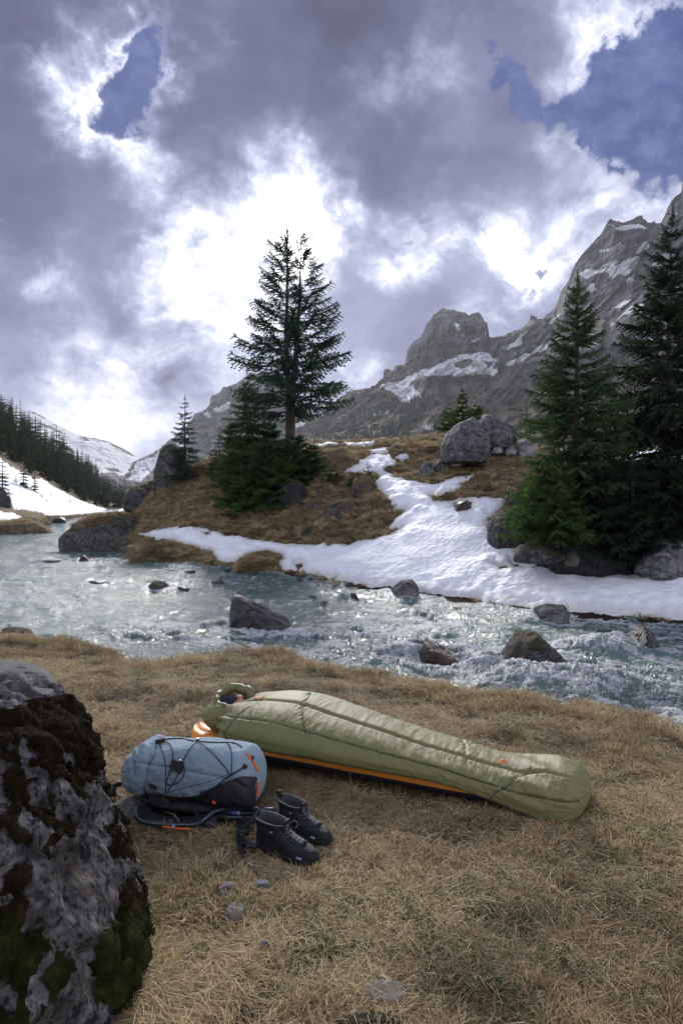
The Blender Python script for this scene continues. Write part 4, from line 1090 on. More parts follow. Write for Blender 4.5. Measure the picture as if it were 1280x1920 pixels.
n = 0
while n < 60:
    px = rs.uniform(160, 262); Y = rs.uniform(215, 420); x = (px - 640) / F * Y
    z = down(TL, x, Y)
    if z is None: break
    n += 1
    far_tree((x, Y, z), rs.uniform(6.5, 11.5) * np.interp(px, [160, 205, 235, 262], [1.2, 1.05, .7, .55]), 'small distant spruce at the valley end of the forest', 'distant spruces on the valley floor')

# ------------------------------------------------------------------ dark spruce woods on the mountain flanks: too far to part
def woods():
    tm = bvh(MR_V, MR_F); rs = np.random.RandomState(3); parts = []
    c6 = np.array([[math.cos(a), math.sin(a), 0] for a in np.linspace(0, 6.283, 6)[:-1]])
    def tree(p, h):
        V = np.concatenate([c6 * h * .2 * rs.uniform(.8, 1.2), c6 * h * .13 + [0, 0, h * .35], [[0, 0, h]]]) + p - [0, 0, h * .1]
        i = np.arange(5); j = (i + 1) % 5
        T = np.concatenate([np.stack([i, j, 5 + j], 1), np.stack([i, 5 + j, 5 + i], 1), np.stack([5 + i, 5 + j, i * 0 + 10], 1)])
        return V, [T]
    for poly, n, h in [([(672, 785), (720, 765), (735, 755), (740, 765), (700, 790)], 60, 13), ([(700, 822), (745, 790), (800, 765), (790, 790), (740, 828), (700, 832)], 230, 13), ([(765, 830), (820, 808), (850, 815), (840, 828)], 90, 11), ([(745, 770), (775, 748), (790, 752), (760, 778)], 60, 12), ([(850, 720), (870, 705), (882, 712), (860, 724)], 30, 12),
                       ([(932, 692), (944, 684), (948, 700), (938, 702)], 16, 12), ([(575, 800), (600, 785), (640, 775), (600, 815)], 60, 13), ([(620, 830), (690, 800), (700, 826)], 40, 11), ([(1165, 610), (1215, 590), (1225, 610), (1180, 622)], 40, 12), ([(1120, 700), (1180, 650), (1260, 640), (1270, 690), (1180, 720)], 60, 11), ([(860, 830), (900, 815), (960, 822), (930, 832)], 40, 9)]:
        poly = np.array(poly, float); k = 0
        while k < n:
            q = rs.uniform(poly.min(0), poly.max(0)); k += .2
            if inpoly(q[:1], q[1:], poly)[0] < 0: continue
            h_, _ = hit(tm, q[0], q[1]); k += .8
            if h_ is not None: parts.append(tree(h_, h * rs.uniform(.6, 1.25)))
    V, Fs = merge(parts)
    stuff(obj('forest', V, Fs, M_NEEDF, smooth=False))
woods()
# ================================================================== rocks on the knoll and the banks
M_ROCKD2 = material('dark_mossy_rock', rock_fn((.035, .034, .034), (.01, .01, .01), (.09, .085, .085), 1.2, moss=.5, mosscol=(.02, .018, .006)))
M_ROCKP = material('cracked_pale_rock', rock_fn((.115, .115, .122), (.028, .028, .032), (.235, .235, .245), .8))
M_ROCKH = material('turf_grown_rock', rock_fn((.085, .078, .07), (.03, .027, .024), (.20, .19, .18), 1.3, moss=.75, mosscol=(.10, .078, .04)))
def knoll_rock(px, base, w, h, sil, m, label, dep=None, sub=4, rough=.07, seed=0, facets=.5, dY=0, Y=None, strata=0, group='boulders on the knoll', sink=.3, name='boulder'):
    if Y is None:
        h_ = gp(px, base); Y = h_[1] + dY
    V, T = rock_outline(px, base, w, h, sil, Y + (dep or 0) * .2, dep, sub, rough, seed, facets=facets, strata=strata, sink=sink)
    return tag(obj(name, V, T, m, loc=P(px, base, Y), smooth=False), label, 'boulder' if name == 'boulder' else 'rock', group)
knoll_rock(322, 912, 66, 82, [(-.5, .0), (-.46, .45), (-.3, .88), (-.12, 1), (.2, .98), (.5, .85), (.5, 0)], M_ROCKS, 'tall grey boulder leaning behind the small slender spruce', 2.0, 5, .05, 1, dY=.3)
knoll_rock(262, 948, 62, 40, [(-.5, .1), (-.42, .55), (-.1, .95), (.3, 1), (.5, .8), (.4, 0)], M_ROCKM, 'mossy overhanging rock at the left tip of the knoll', 1.6, 4, .08, 2)
knoll_rock(285, 918, 26, 18, LUMP, M_ROCKS, 'small grey rock between the leaning boulder and the mossy overhanging rock', .6, 3, .08, 3)
knoll_rock(872, 848, 92, 72, [(-.5, .0), (-.5, .22), (-.40, .48), (-.12, .86), (.06, 1), (.22, .86), (.5, .40), (.46, .05)], M_ROCKP, 'largest pale cracked boulder on the skyline of the knoll', 2.2, 5, .045, 4, dY=-3.0)
knoll_rock(925, 832, 70, 62, [(-.5, .6), (-.3, .98), (-.1, .8), (.2, .72), (.45, .5), (.5, .0), (-.4, 0)], M_ROCKP, 'pale jagged boulder touching the largest one on its right', 1.8, 4, .07, 5, dY=-1.8)
knoll_rock(945, 826, 46, 30, LUMP, M_ROCKM, 'grass capped boulder in the saddle behind the jagged one', 1.2, 4, .08, 6, dY=-2.2)
knoll_rock(985, 850, 44, 30, [(-.5, .1), (-.4, .7), (-.05, 1), (.25, .9), (.5, .4)], M_ROCKL, 'bluish grey boulder just left of the upswept spruce', 1.0, 4, .08, 7, dY=-1)
knoll_rock(885, 852, 70, 18, FLAT, M_ROCKS, 'low dark rock shelf under the largest pale boulder', 1.4, 4, .09, 8, dY=-2.8)
knoll_rock(955, 850, 26, 14, LUMP, M_ROCKL, 'small pale stone left of the bluish grey boulder', .6, 3, .08, 9, dY=-1)
knoll_rock(932, 848, 20, 12, LUMP, M_ROCKL, 'small pale stone below the jagged boulder', .5, 3, .08, 10, dY=-1)
knoll_rock(800, 888, 34, 24, [(-.5, .1), (-.35, .8), (.1, 1), (.5, .3)], M_ROCK, 'grey stone half sunk in the brown turf, left of two', .7, 4, .1, 11)
knoll_rock(826, 882, 36, 22, LUMP, M_ROCK, 'grey stone half sunk in the brown turf, right of two', .7, 4, .1, 12)
knoll_rock(868, 955, 32, 18, LUMP, M_ROCKB, 'brown stone poking out of the snow tongue', .5, 4, .07, 13)
knoll_rock(974, 948, 56, 34, [(-.5, .2), (-.35, .6), (.1, 1), (.5, .7), (.5, .1)], M_ROCKS, 'layered rock where the turf meets the snow', .9, 4, .07, 14, strata=.03)
knoll_rock(955, 1015, 84, 62, [(-.5, .15), (-.47, .6), (-.2, .95), (.2, 1), (.5, .75), (.5, 0)], M_ROCKM, 'grass capped rock at the snow edge left of the dark hollow', 1.2, 5, .06, 15, dY=-.2)
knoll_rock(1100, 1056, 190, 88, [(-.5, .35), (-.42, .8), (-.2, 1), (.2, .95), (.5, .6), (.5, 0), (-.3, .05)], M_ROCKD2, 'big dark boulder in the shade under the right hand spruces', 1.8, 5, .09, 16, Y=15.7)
knoll_rock(1072, 1056, 26, 20, LUMP, M_ROCKB, 'small brown stone in the hollow at the foot of the big shaded boulder', .35, 3, .06, 17, Y=14.4)
knoll_rock(1010, 1046, 100, 30, [(-.5, .3), (-.3, .9), (.1, .8), (.5, .2)], M_ROCKM, 'brown mossy ledge sloping down to the hollow', 1.0, 4, .06, 18, Y=14.9)
knoll_rock(1242, 1072, 100, 62, [(-.5, .1), (-.35, .6), (-.1, .95), (.3, 1), (.5, .9), (.5, 0)], M_ROCK, 'lichen spotted grey rock in the snow at the right edge', 1.0, 5, .09, 19, Y=14.7)
knoll_rock(682, 925, 50, 36, [(-.5, .1), (-.45, .7), (-.1, 1), (.3, .85), (.5, .2)], M_ROCKH, 'dark rock under the bright spruce seedling', .8, 4, .09, 20)
knoll_rock(638, 968, 72, 36, [(-.5, .1), (-.42, .6), (-.1, .95), (.25, 1), (.5, .5), (.45, .0)], M_ROCKH, 'hummock of grass over a lichen white rock on the knoll flank', .9, 5, .07, 21)
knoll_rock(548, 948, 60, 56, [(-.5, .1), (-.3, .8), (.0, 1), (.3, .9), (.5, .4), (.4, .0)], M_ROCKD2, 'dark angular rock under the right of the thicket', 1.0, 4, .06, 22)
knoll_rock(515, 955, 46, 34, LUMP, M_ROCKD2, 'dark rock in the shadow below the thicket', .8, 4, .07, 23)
knoll_rock(590, 955, 36, 22, LUMP, M_ROCKH, 'small mossy rock right of the dark angular one', .6, 4, .08, 24)
knoll_rock(578, 1006, 30, 16, LUMP, M_ROCKM, 'brown tussocky stone just above the snow band', .5, 4, .08, 25)
knoll_rock(230, 1020, 30, 14, LUMP, M_ROCKS, 'small flat rock on the brown bank behind the grass topped boulder', .5, 4, .08, 26, Y=29)
knoll_rock(242, 1034, 24, 12, LUMP, M_ROCKD, 'small wet rock at the right foot of the grass topped boulder', .4, 3, .08, 27, Y=27.6, sink=.6)
# loose stones where snow meets water
for i, (px, py, w) in enumerate([(548, 1082, 10), (566, 1085, 8), (582, 1090, 12), (612, 1096, 9), (630, 1100, 8), (426, 1072, 12), (446, 1074, 8), (536, 1078, 8), (676, 1108, 7), (690, 1110, 9)]):
    Yw = wY(py)
    V, T = rock_outline(px, py, w, w * .55, LUMP, Yw + .1, .2, 2, .1, 90 + i)
    tag(obj('stone', V, T, M_ROCKD, loc=P(px, py, Yw)), 'dark cobble on the dark strip below the snow rim', 'stone', 'cobbles below the snow rim')
# grass topped boulder in the river
Yb = wY(1034)
bt = thing('boulder', 'long dark boulder with a thatch of dry grass on top at the river bend', 'boulder', P(198, 1034, Yb + .6))
V, T = rock_outline(198, 1034, 172, 72, [(-.5, .0), (-.5, .42), (-.42, .6), (-.2, .74), (.1, .9), (.28, 1), (.44, .86), (.5, .5), (.5, .1)], Yb + .9, 2.6, 5, .05, 33, facets=.6, strata=.02)
obj('body', V, T, M_ROCKS, bt, smooth=False)
V, T = rock_outline(190, 1000, 130, 42, [(-.5, .0), (-.4, .45), (-.1, .8), (.2, .95), (.35, 1), (.46, .7), (.2, .1)], Yb + .9, 2.1, 5, .05, 34)
cap_V, cap_T = V, T
obj('grass_thatch', V, T, M_TURF, bt)
# brown tussock banks left bare by the snow
def tussock(px, base, w, h, sil, label, Y, dep, seed):
    V, T = rock_outline(px, base, w, h, sil, Y, dep, 5, .05, seed)
    V = V + np.array([0, 0, 1]) * (fbm(V * 3, 3) * .05)[:, None]
    o = tag(obj('grassy_hummock', V, T, M_TURF, loc=P(px, base, Y)), label, 'hummock', 'brown grass hummocks at the far water edge')
    return V, T
HUM = [tussock(322, 1062, 165, 46, [(-.5, .45), (-.3, .95), (-.05, .9), (.25, .8), (.45, .5), (.5, .1)], 'long brown grass hummock between the grass topped boulder and the snow', 25.6, 1.6, 1),
       tussock(484, 1074, 92, 36, [(-.5, .1), (-.4, .6), (.0, .95), (.35, 1), (.5, .75), (.3, 0)], 'brown grass hummock cutting into the snow rim', 22.5, 1.2, 2),
       tussock(268, 1046, 60, 24, [(-.5, .1), (-.2, .8), (.2, 1), (.5, .4)], 'small brown tussock at the right foot of the grass topped boulder', 27.6, 1.2, 3)]
# left bank
for px, base, w, h, sil, m, lab in [(18, 1000, 150, 24, [(-.5, .5), (-.1, .9), (.2, 1), (.42, .5), (.5, .0)], M_TURF, 'brown grassy tip of the left bank')]:
    V, T = rock_outline(px, base, w, h, sil, 49, 4.5, 5, .05, 41)
    tag(obj('grassy_hummock', V, T, m, loc=P(px, base, 49)), lab, 'hummock'); HUM.append((V, T))
for px, base, w, h, lab, sd in [(6, 950, 26, 34, 'dark rock at the left edge in front of the snow slope', 51), (52, 1001, 24, 8, 'wet stone under the grassy tip of the left bank', 52), (70, 999, 18, 7, 'outer wet stone off the grassy tip of the left bank', 53)]:
    h_, _ = hit(TL, px, base); Y = 50 if h_ is None else h_[1]
    V, T = rock_outline(px, base, w, h, LUMP, Y, 1.2, 4, .08, sd, facets=.5)
    tag(obj('rock', V, T, M_ROCKD, loc=P(px, base, Y), smooth=False), lab, 'rock', 'rocks of the left bank')
# ================================================================== big mossy boulder at the left
def lichen_fn(nb, b):
    v = nb.coord('Object')
    a = nb.noise(v, 3.0, 8, .65); f = nb.noise(v, 13, 8, .72); g = nb.noise(v, 60, 5, .7)
    col = nb.ramp(nb.math('MULTIPLY_ADD', f, .6, nb.math('MULTIPLY', a, .4)), [(.36, (.016, .016, .017)), (.47, (.085, .082, .081)), (.57, (.23, .22, .22)), (.7, (.36, .34, .34))])
    col = nb.mix(nb.mr(nb.noise(v, 33, 6, .75), .50, .57, 0, .92), col, (.018, .018, .02))
    col = nb.mix(nb.mr(nb.noise(v, 5.5, 6, .7), .60, .67, 0, .5), col, (.13, .085, .05))
    col = nb.mix(nb.mr(nb.math('MULTIPLY', f, a), .30, .36, 0, .7), col, (.43, .41, .42))
    nb.put(b.inputs['Base Color'], col); nb.put(b.inputs['Roughness'], .92); nb.put(b.inputs['Specular IOR Level'], .15)
    nb.put(b.inputs['Normal'], nb.bump(nb.math('ADD', f, nb.math('MULTIPLY', g, .35)), 1, .035))
M_LICH = material('lichen_rock', lichen_fn)
def slab_fn(nb, b):
    v = nb.coord('Object')
    f = nb.noise(v, 9, 8, .7); g = nb.noise(v, 70, 6, .75)
    col = nb.ramp(f, [(.3, (.075, .085, .085)), (.5, (.135, .145, .14)), (.7, (.20, .21, .20))])
    col = nb.mix(nb.mr(g, .52, .62, 0, .6), col, (.05, .055, .05))
    ye = nb.math('MULTIPLY', nb.mr(nb.noise(v, 17, 4, .6), .60, .66), .55)
    col = nb.mix(ye, col, (.22, .25, .10))
    nb.put(b.inputs['Base Color'], col); nb.put(b.inputs['Roughness'], .9); nb.put(b.inputs['Normal'], nb.bump(nb.math('ADD', f, g), .9, .02))
M_SLAB = material('grey_green_slab', slab_fn)
def moss_fn(nb, b):
    v = nb.coord('Object')
    f = nb.noise(v, 24, 6, .7); a = nb.noise(v, 2.6, 3, .6); g = nb.noise(v, 150, 3, .7)
    brown = nb.ramp(f, [(.3, (.006, .005, .003)), (.55, (.022, .015, .007)), (.75, (.052, .035, .014))])
    green = nb.ramp(f, [(.3, (.010, .012, .003)), (.55, (.03, .035, .009)), (.75, (.075, .08, .018))])
    col = nb.mix(nb.mr(nb.math('ADD', a, nb.attr('green')), .75, 1.05), brown, green)
    nb.put(b.inputs['Base Color'], col); nb.put(b.inputs['Roughness'], 1); nb.put(b.inputs['Specular IOR Level'], .05)
    nb.put(b.inputs['Normal'], nb.bump(nb.math('ADD', f, nb.math('MULTIPLY', g, .6)), 1, .02))
M_MOSS = material('cushion_moss', moss_fn)
def big_boulder():
    pts = [P(128, 1305, 2.38), P(112, 1262, 2.58), P(85, 1242, 2.74), P(20, 1238, 2.86), P(-150, 1244, 2.95), P(130, 1340, 2.28), P(148, 1410, 2.22), P(166, 1465, 2.2), P(165, 1530, 2.16), P(222, 1640, 2.12), P(274, 1750, 2.06),
           P(276, 1810, 2.03), P(232, 1880, 1.86), P(0, 1338, 2.02), P(-150, 1352, 1.85), P(20, 1600, 1.66), P(90, 1800, 1.60), P(170, 1935, 1.62), P(-200, 1900, 1.38), np.array([-.9, 3.0, -.2]), np.array([-2.3, 3.2, -.2]), np.array([-2.3, 1.1, -.2]), np.array([-2.3, 3.0, .72]), np.array([-2.3, 1.5, .62]), np.array([-.62, 2.1, -.25]), np.array([-.72, 1.45, -.25])]
    c = np.array([-1.2, 2.2, 0])
    t = thing('boulder', 'big boulder crusted with moss and pale lichen at the left edge of the grass', 'boulder', (-1.0, 2.2, 0))
    V, T = rock_from(pts, 7, .04, 77, facets=.8, cuts=14); T = T[0]
    # broken ledges: the rock is split along slanting beds
    s = V @ np.array([.25, -.15, 1.0]) * 9 + fbm(V * 2.0, 3) * 1.4
    out = V - np.array([-1.3, 2.2, .3]); out /= np.linalg.norm(out, axis=1)[:, None]
    V = V + out * ((np.abs((s % 1) - .5) - .25) * .07 + ridged(V * 7, 4, .55) * .014)[:, None]
    obj('body', V, [T], M_LICH, t, smooth=False)
    me = bpy.data.meshes.new('tmp'); me.from_pydata(V.tolist(), [], np.asarray(T).tolist()); N = np.array([v.normal[:] for v in me.vertices]); bpy.data.meshes.remove(me)
    # moss cushions
    msk = .8 * fbm(V * 8.5 + 3, 4, .6) + .45 * fbm(V * 17, 3, .6) + .30 * N[:, 2] - .10
    px, py = proj(V)
    for poly, a in (([(225, 1640), (262, 1660), (292, 1750), (292, 1830), (240, 1900), (170, 1900), (160, 1820), (215, 1720)], .55), ([(0, 1330), (140, 1300), (180, 1400), (190, 1440), (150, 1470), (60, 1440), (0, 1420)], .35), ([(60, 1750), (0, 1690), (0, 1920), (100, 1920), (110, 1850)], .3),
                    ([(150, 1590), (235, 1630), (215, 1700), (150, 1800), (70, 1770), (60, 1640)], -.5), ([(150, 1480), (205, 1440), (215, 1540), (150, 1560)], -.35), ([(40, 1420), (100, 1450), (60, 1480), (20, 1470)], -.2)):
        msk += a * sstep(-12, 14, inpoly(px, py, poly))
    slabm = inpoly(px, py, [(-900, 1200), (110, 1225), (135, 1300), (60, 1312), (0, 1335), (-900, 1350)])
    msk -= 3 * sstep(-4, 4, slabm) * (V[:, 2] > .45)
    th = np.clip(msk - .05, -.3, .35)
    lump = .5 + .5 * fbm(V * 26, 3, .6)
    W = V + N * (np.where(th > 0, .003 + .032 * th * (.5 + 1.1 * lump), th * .06))[:, None]
    keep = (th > -.06)[T].all(1)
    f = T[keep]; u, inv = np.unique(f, return_inverse=True)
    gr = sstep(1640, 1760, py[u]) * .35 + .05
    stuff(obj('moss', W[u], [inv.reshape(f.shape)], M_MOSS, t, attrs={'green': gr}))
    ms = W[u][(th[u] > .02)]; mn = N[u][(th[u] > .02)]
    top = [P(128, 1306, 2.38), P(112, 1262, 2.60), P(88, 1240, 2.76), P(20, 1234, 2.88), P(-160, 1240, 2.98), P(60, 1318, 2.20), P(0, 1332, 2.04), P(-150, 1348, 1.88), np.array([-2.2, 3.0, .75]), np.array([-2.2, 1.6, .66])]
    q = [p - np.array([0.03, 0, .10]) for p in top]
    V2, T2 = rock_from(np.array(top + q), 5, .022, 78, facets=.3)
    obj('cap_slab', V2, T2, M_SLAB, t, smooth=False)
    return V, T, ms, mn
BB_V, BB_T, MOSS_P, MOSS_N = big_boulder()

# ================================================================== stones in the turf
def ground_stone(px, py, w, h, mat, label, seed, zt=.02, depth=None):
    h_, _ = hit(TN, px, py); Y = h_[1]; m = Y / F; rx = w * m / 2; ry = (depth or h * m * Y / CAMZ) / 2
    rs = np.random.RandomState(seed); pts = []
    for a in np.linspace(0, 6.283, 10)[:-1]:
        k = rs.uniform(.85, 1.1); pts += [(h_[0] + rx * k * math.cos(a), Y + ry * k * math.sin(a), h_[2] + zt * .4), (h_[0] + rx * .8 * k * math.cos(a), Y + ry * .8 * k * math.sin(a), h_[2] + zt), (h_[0] + rx * .8 * math.cos(a), Y + ry * .8 * math.sin(a), h_[2] - .05)]
    V, T = rock_from(np.array(pts), 4, .03, seed, facets=.3)
    tag(obj('stone', V, T, mat, loc=(h_[0], Y, h_[2]), smooth=True), label, 'stone')
    STONES.append((h_[0], Y, rx * .9, ry * .9))
STONES = []
def gstone_fn(nb, b):
    v = nb.coord('Object'); f = nb.noise(v, 22, 7, .7); g = nb.noise(v, 90, 4, .7)
    col = nb.ramp(f, [(.3, (.10, .09, .078)), (.55, (.20, .182, .158)), (.75, (.28, .26, .23))]); col = nb.mix(nb.mr(g, .55, .65, 0, .4), col, (.07, .06, .05))
    nb.put(b.inputs['Base Color'], col); nb.put(b.inputs['Roughness'], .95); nb.put(b.inputs['Normal'], nb.bump(nb.math('ADD', f, g), .7, .008))
M_GST = material('tan_field_stone', gstone_fn)
ground_stone(722, 1866, 106, 58, M_GST, 'flat tan stone set in the grass at the bottom of the picture', 1, .019)
ground_stone(700, 1926, 200, 40, M_ROCKD2, 'dark slab stone at the bottom edge in front of the flat tan one', 2, .022)
ground_stone(493, 1673, 34, 22, M_ROCKL, 'small whitish stone in the tuft below the boot strap, right of two', 3, .04)
ground_stone(424, 1676, 44, 18, M_ROCKL, 'small whitish stone in the tuft below the boot strap, left of two', 4, .034)
ground_stone(440, 1722, 46, 34, M_GST, 'rounded brown stone breaking through the grass mound below the whitish pair', 5, .04)
ground_stone(495, 1776, 20, 16, M_ROCKL, 'little pale pebble in the front grass', 6, .02)
ground_stone(1062, 1540, 34, 10, M_GST, 'thin pale stone peeping out beside the foot of the sleeping bag', 7, .015)
ground_stone(230, 1530, 60, 50, M_SLAB, 'low dark stone between the big boulder and the backpack', 8, .05)

# ================================================================== fabrics
def cloth_fn(c0, c1, scale, rough=.6, weave=400, sheen=.0, spec=.35, wr=.5, big=7):
    def fn(nb, b):
        v = nb.coord('Object')
        a = nb.noise(v, big, 4, .6); w = nb.noise(v, weave, 2, .5)
        nb.put(b.inputs['Base Color'], nb.mix(nb.math('MULTIPLY_ADD', w, .6, nb.math('MULTIPLY', a, .4)), c0, c1))
        nb.put(b.inputs['Roughness'], rough); nb.put(b.inputs['Specular IOR Level'], spec)
        b.inputs['Sheen Weight'].default_value = sheen
        nb.put(b.inputs['Normal'], nb.bump(nb.math('ADD', nb.noise(v, scale, 5, .65), nb.math('MULTIPLY', w, .15)), wr, .012))
    return fn
M_OLIVE = material('olive_nylon', cloth_fn((.148, .148, .060), (.190, .188, .084), 26, .6, 500, spec=.3, wr=.15))
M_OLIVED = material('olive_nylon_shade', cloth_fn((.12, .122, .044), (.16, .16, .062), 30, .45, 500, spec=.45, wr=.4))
M_SEAM = material('dark_thread', cloth_fn((.035, .038, .016), (.055, .058, .026), 60, .8))
M_ORANGE = material('orange_nylon', cloth_fn((.72, .23, .012), (.82, .30, .018), 30, .45, 500, spec=.45, wr=.3))
M_ORED = material('red_orange_cord', cloth_fn((.75, .12, .015), (.85, .17, .02), 60, .6))
M_BLACK = material('black_webbing', cloth_fn((.008, .009, .012), (.018, .020, .025), 120, .6, 300))
M_CHAR = material('charcoal_nylon', cloth_fn((.018, .017, .024), (.032, .030, .040), 60, .55, 400))
M_BLUE = material('heather_blue_pack_fabric', cloth_fn((.15, .215, .275), (.31, .405, .48), 24, .8, 260, spec=.2, wr=.5, big=11))
M_CORD = material('dark_bungee', cloth_fn((.012, .016, .026), (.03, .036, .05), 200, .6))
M_NAVY = material('navy_knit', cloth_fn((.010, .014, .035), (.022, .028, .06), 120, .9, 260))
M_SKIN = material('skin', lambda nb, b: (nb.put(b.inputs['Base Color'], (.52, .29, .21)), nb.put(b.inputs['Roughness'], .55)))
M_PLAST = material('black_plastic', lambda nb, b: (nb.put(b.inputs['Base Color'], (.014, .015, .018)), nb.put(b.inputs['Roughness'], .4)))
M_ALU = material('dark_anodised_tube', lambda nb, b: (nb.put(b.inputs['Base Color'], (.06, .075, .10)), nb.put(b.inputs['Roughness'], .3), nb.put(b.inputs['Metallic'], .7)))
M_LEATH = material('black_boot_leather', cloth_fn((.006, .007, .011), (.017, .020, .027), 60, .62, 350, spec=.35, wr=.5))
M_LACE = material('grey_lace', cloth_fn((.10, .105, .125), (.16, .17, .20), 200, .7))
M_RUBB = material('black_rubber', cloth_fn((.008, .009, .011), (.016, .018, .021), 90, .7))
M_LINING = material('grey_boot_lining', cloth_fn((.05, .05, .062), (.085, .085, .10), 120, .9, 300))
M_LABEL = material('pale_print', lambda nb, b: (nb.put(b.inputs['Base Color'], (.35, .38, .45)), nb.put(b.inputs['Roughness'], .5)))
M_BLUEL = material('blue_print', lambda nb, b: (nb.put(b.inputs['Base Color'], (.05, .09, .55)), nb.put(b.inputs['Roughness'], .5)))

# ================================================================== sleeping pad
PA, PB = np.array([-.965, 3.925]), np.array([.745, 3.07]); PL = np.linalg.norm(PB - PA)
pe1 = (PB - PA) / PL; pe2 = np.array([-pe1[1], pe1[0]])      # along, away from the camera
PWID = .58
def pad():
    t = thing('sleeping_pad', 'orange inflatable sleeping pad with charcoal underside beneath the green sleeping bag', 'sleeping pad', (PA[0] + .8, PA[1] - .3, 0))
    nu, nv = 160, 90
    u = np.linspace(0, 1, nu); v = np.linspace(0, 1, nv)
    U, Vv = np.meshgrid(u, v, indexing='ij')
    # outline narrows a little to both ends, corners rounded
    half = .5 * PWID * np.minimum(1, (np.sin(np.clip(U / .10, 0, 1) * 1.5708) ** .45) * (np.sin(np.clip((1 - U) / .06, 0, 1) * 1.5708) ** .4)) * (1 - .10 * U)
    xl = U * PL; yl = PWID * .5 + (Vv - .5) * 2 * half - PWID * .05 * U * 0
    edge = np.minimum(np.minimum(Vv, 1 - Vv) * 2 * half * 2, np.minimum(U, 1 - U) * PL) 
    rim = np.sqrt(np.clip(1 - (1 - np.clip(edge / .05, 0, 1)) ** 2, 0, 1))
    baf = np.abs(np.sin(Vv * math.pi * 7)) ** .6
    zt = .036 + rim * (.030 + .012 * baf) + .002 * fbm(np.stack([xl.ravel() * 20, yl.ravel() * 20, 0 * xl.ravel()], 1), 2).reshape(xl.shape)
    zb = .036 - rim * .030
    def tow(z):
        return np.stack([PA[0] + xl * pe1[0] + yl * pe2[0], PA[1] + xl * pe1[1] + yl * pe2[1], z + .022], -1).reshape(-1, 3)
    Fq = grid_faces(nu, nv)
    obj('top_fabric', tow(zt), [Fq[:, ::-1]], M_ORANGE, t)
    Vb = tow(zb); cen = Vb.mean(0); Vb[:, :2] = cen[:2] + (Vb[:, :2] - cen[:2]) * 1.004
    obj('underside', Vb, [Fq], M_CHAR, t)
    e = [tow(zt)[i * nv] + np.array([0, 0, -.002]) for i in range(2, nu - 2)]
    V, Fs = tube(np.array(e), .004, 5); obj('welded_edge', V, Fs, M_CHAR, t)
    V, Fs = tube(np.array([tow(zt)[(nu - 4) * nv + 6] + np.array([0, 0, .002]), tow(zt)[(nu - 4) * nv + 6] + np.array([0.004, -.004, .016])]), .012, 10); obj('valve', V, Fs, M_PLAST, t)
pad()

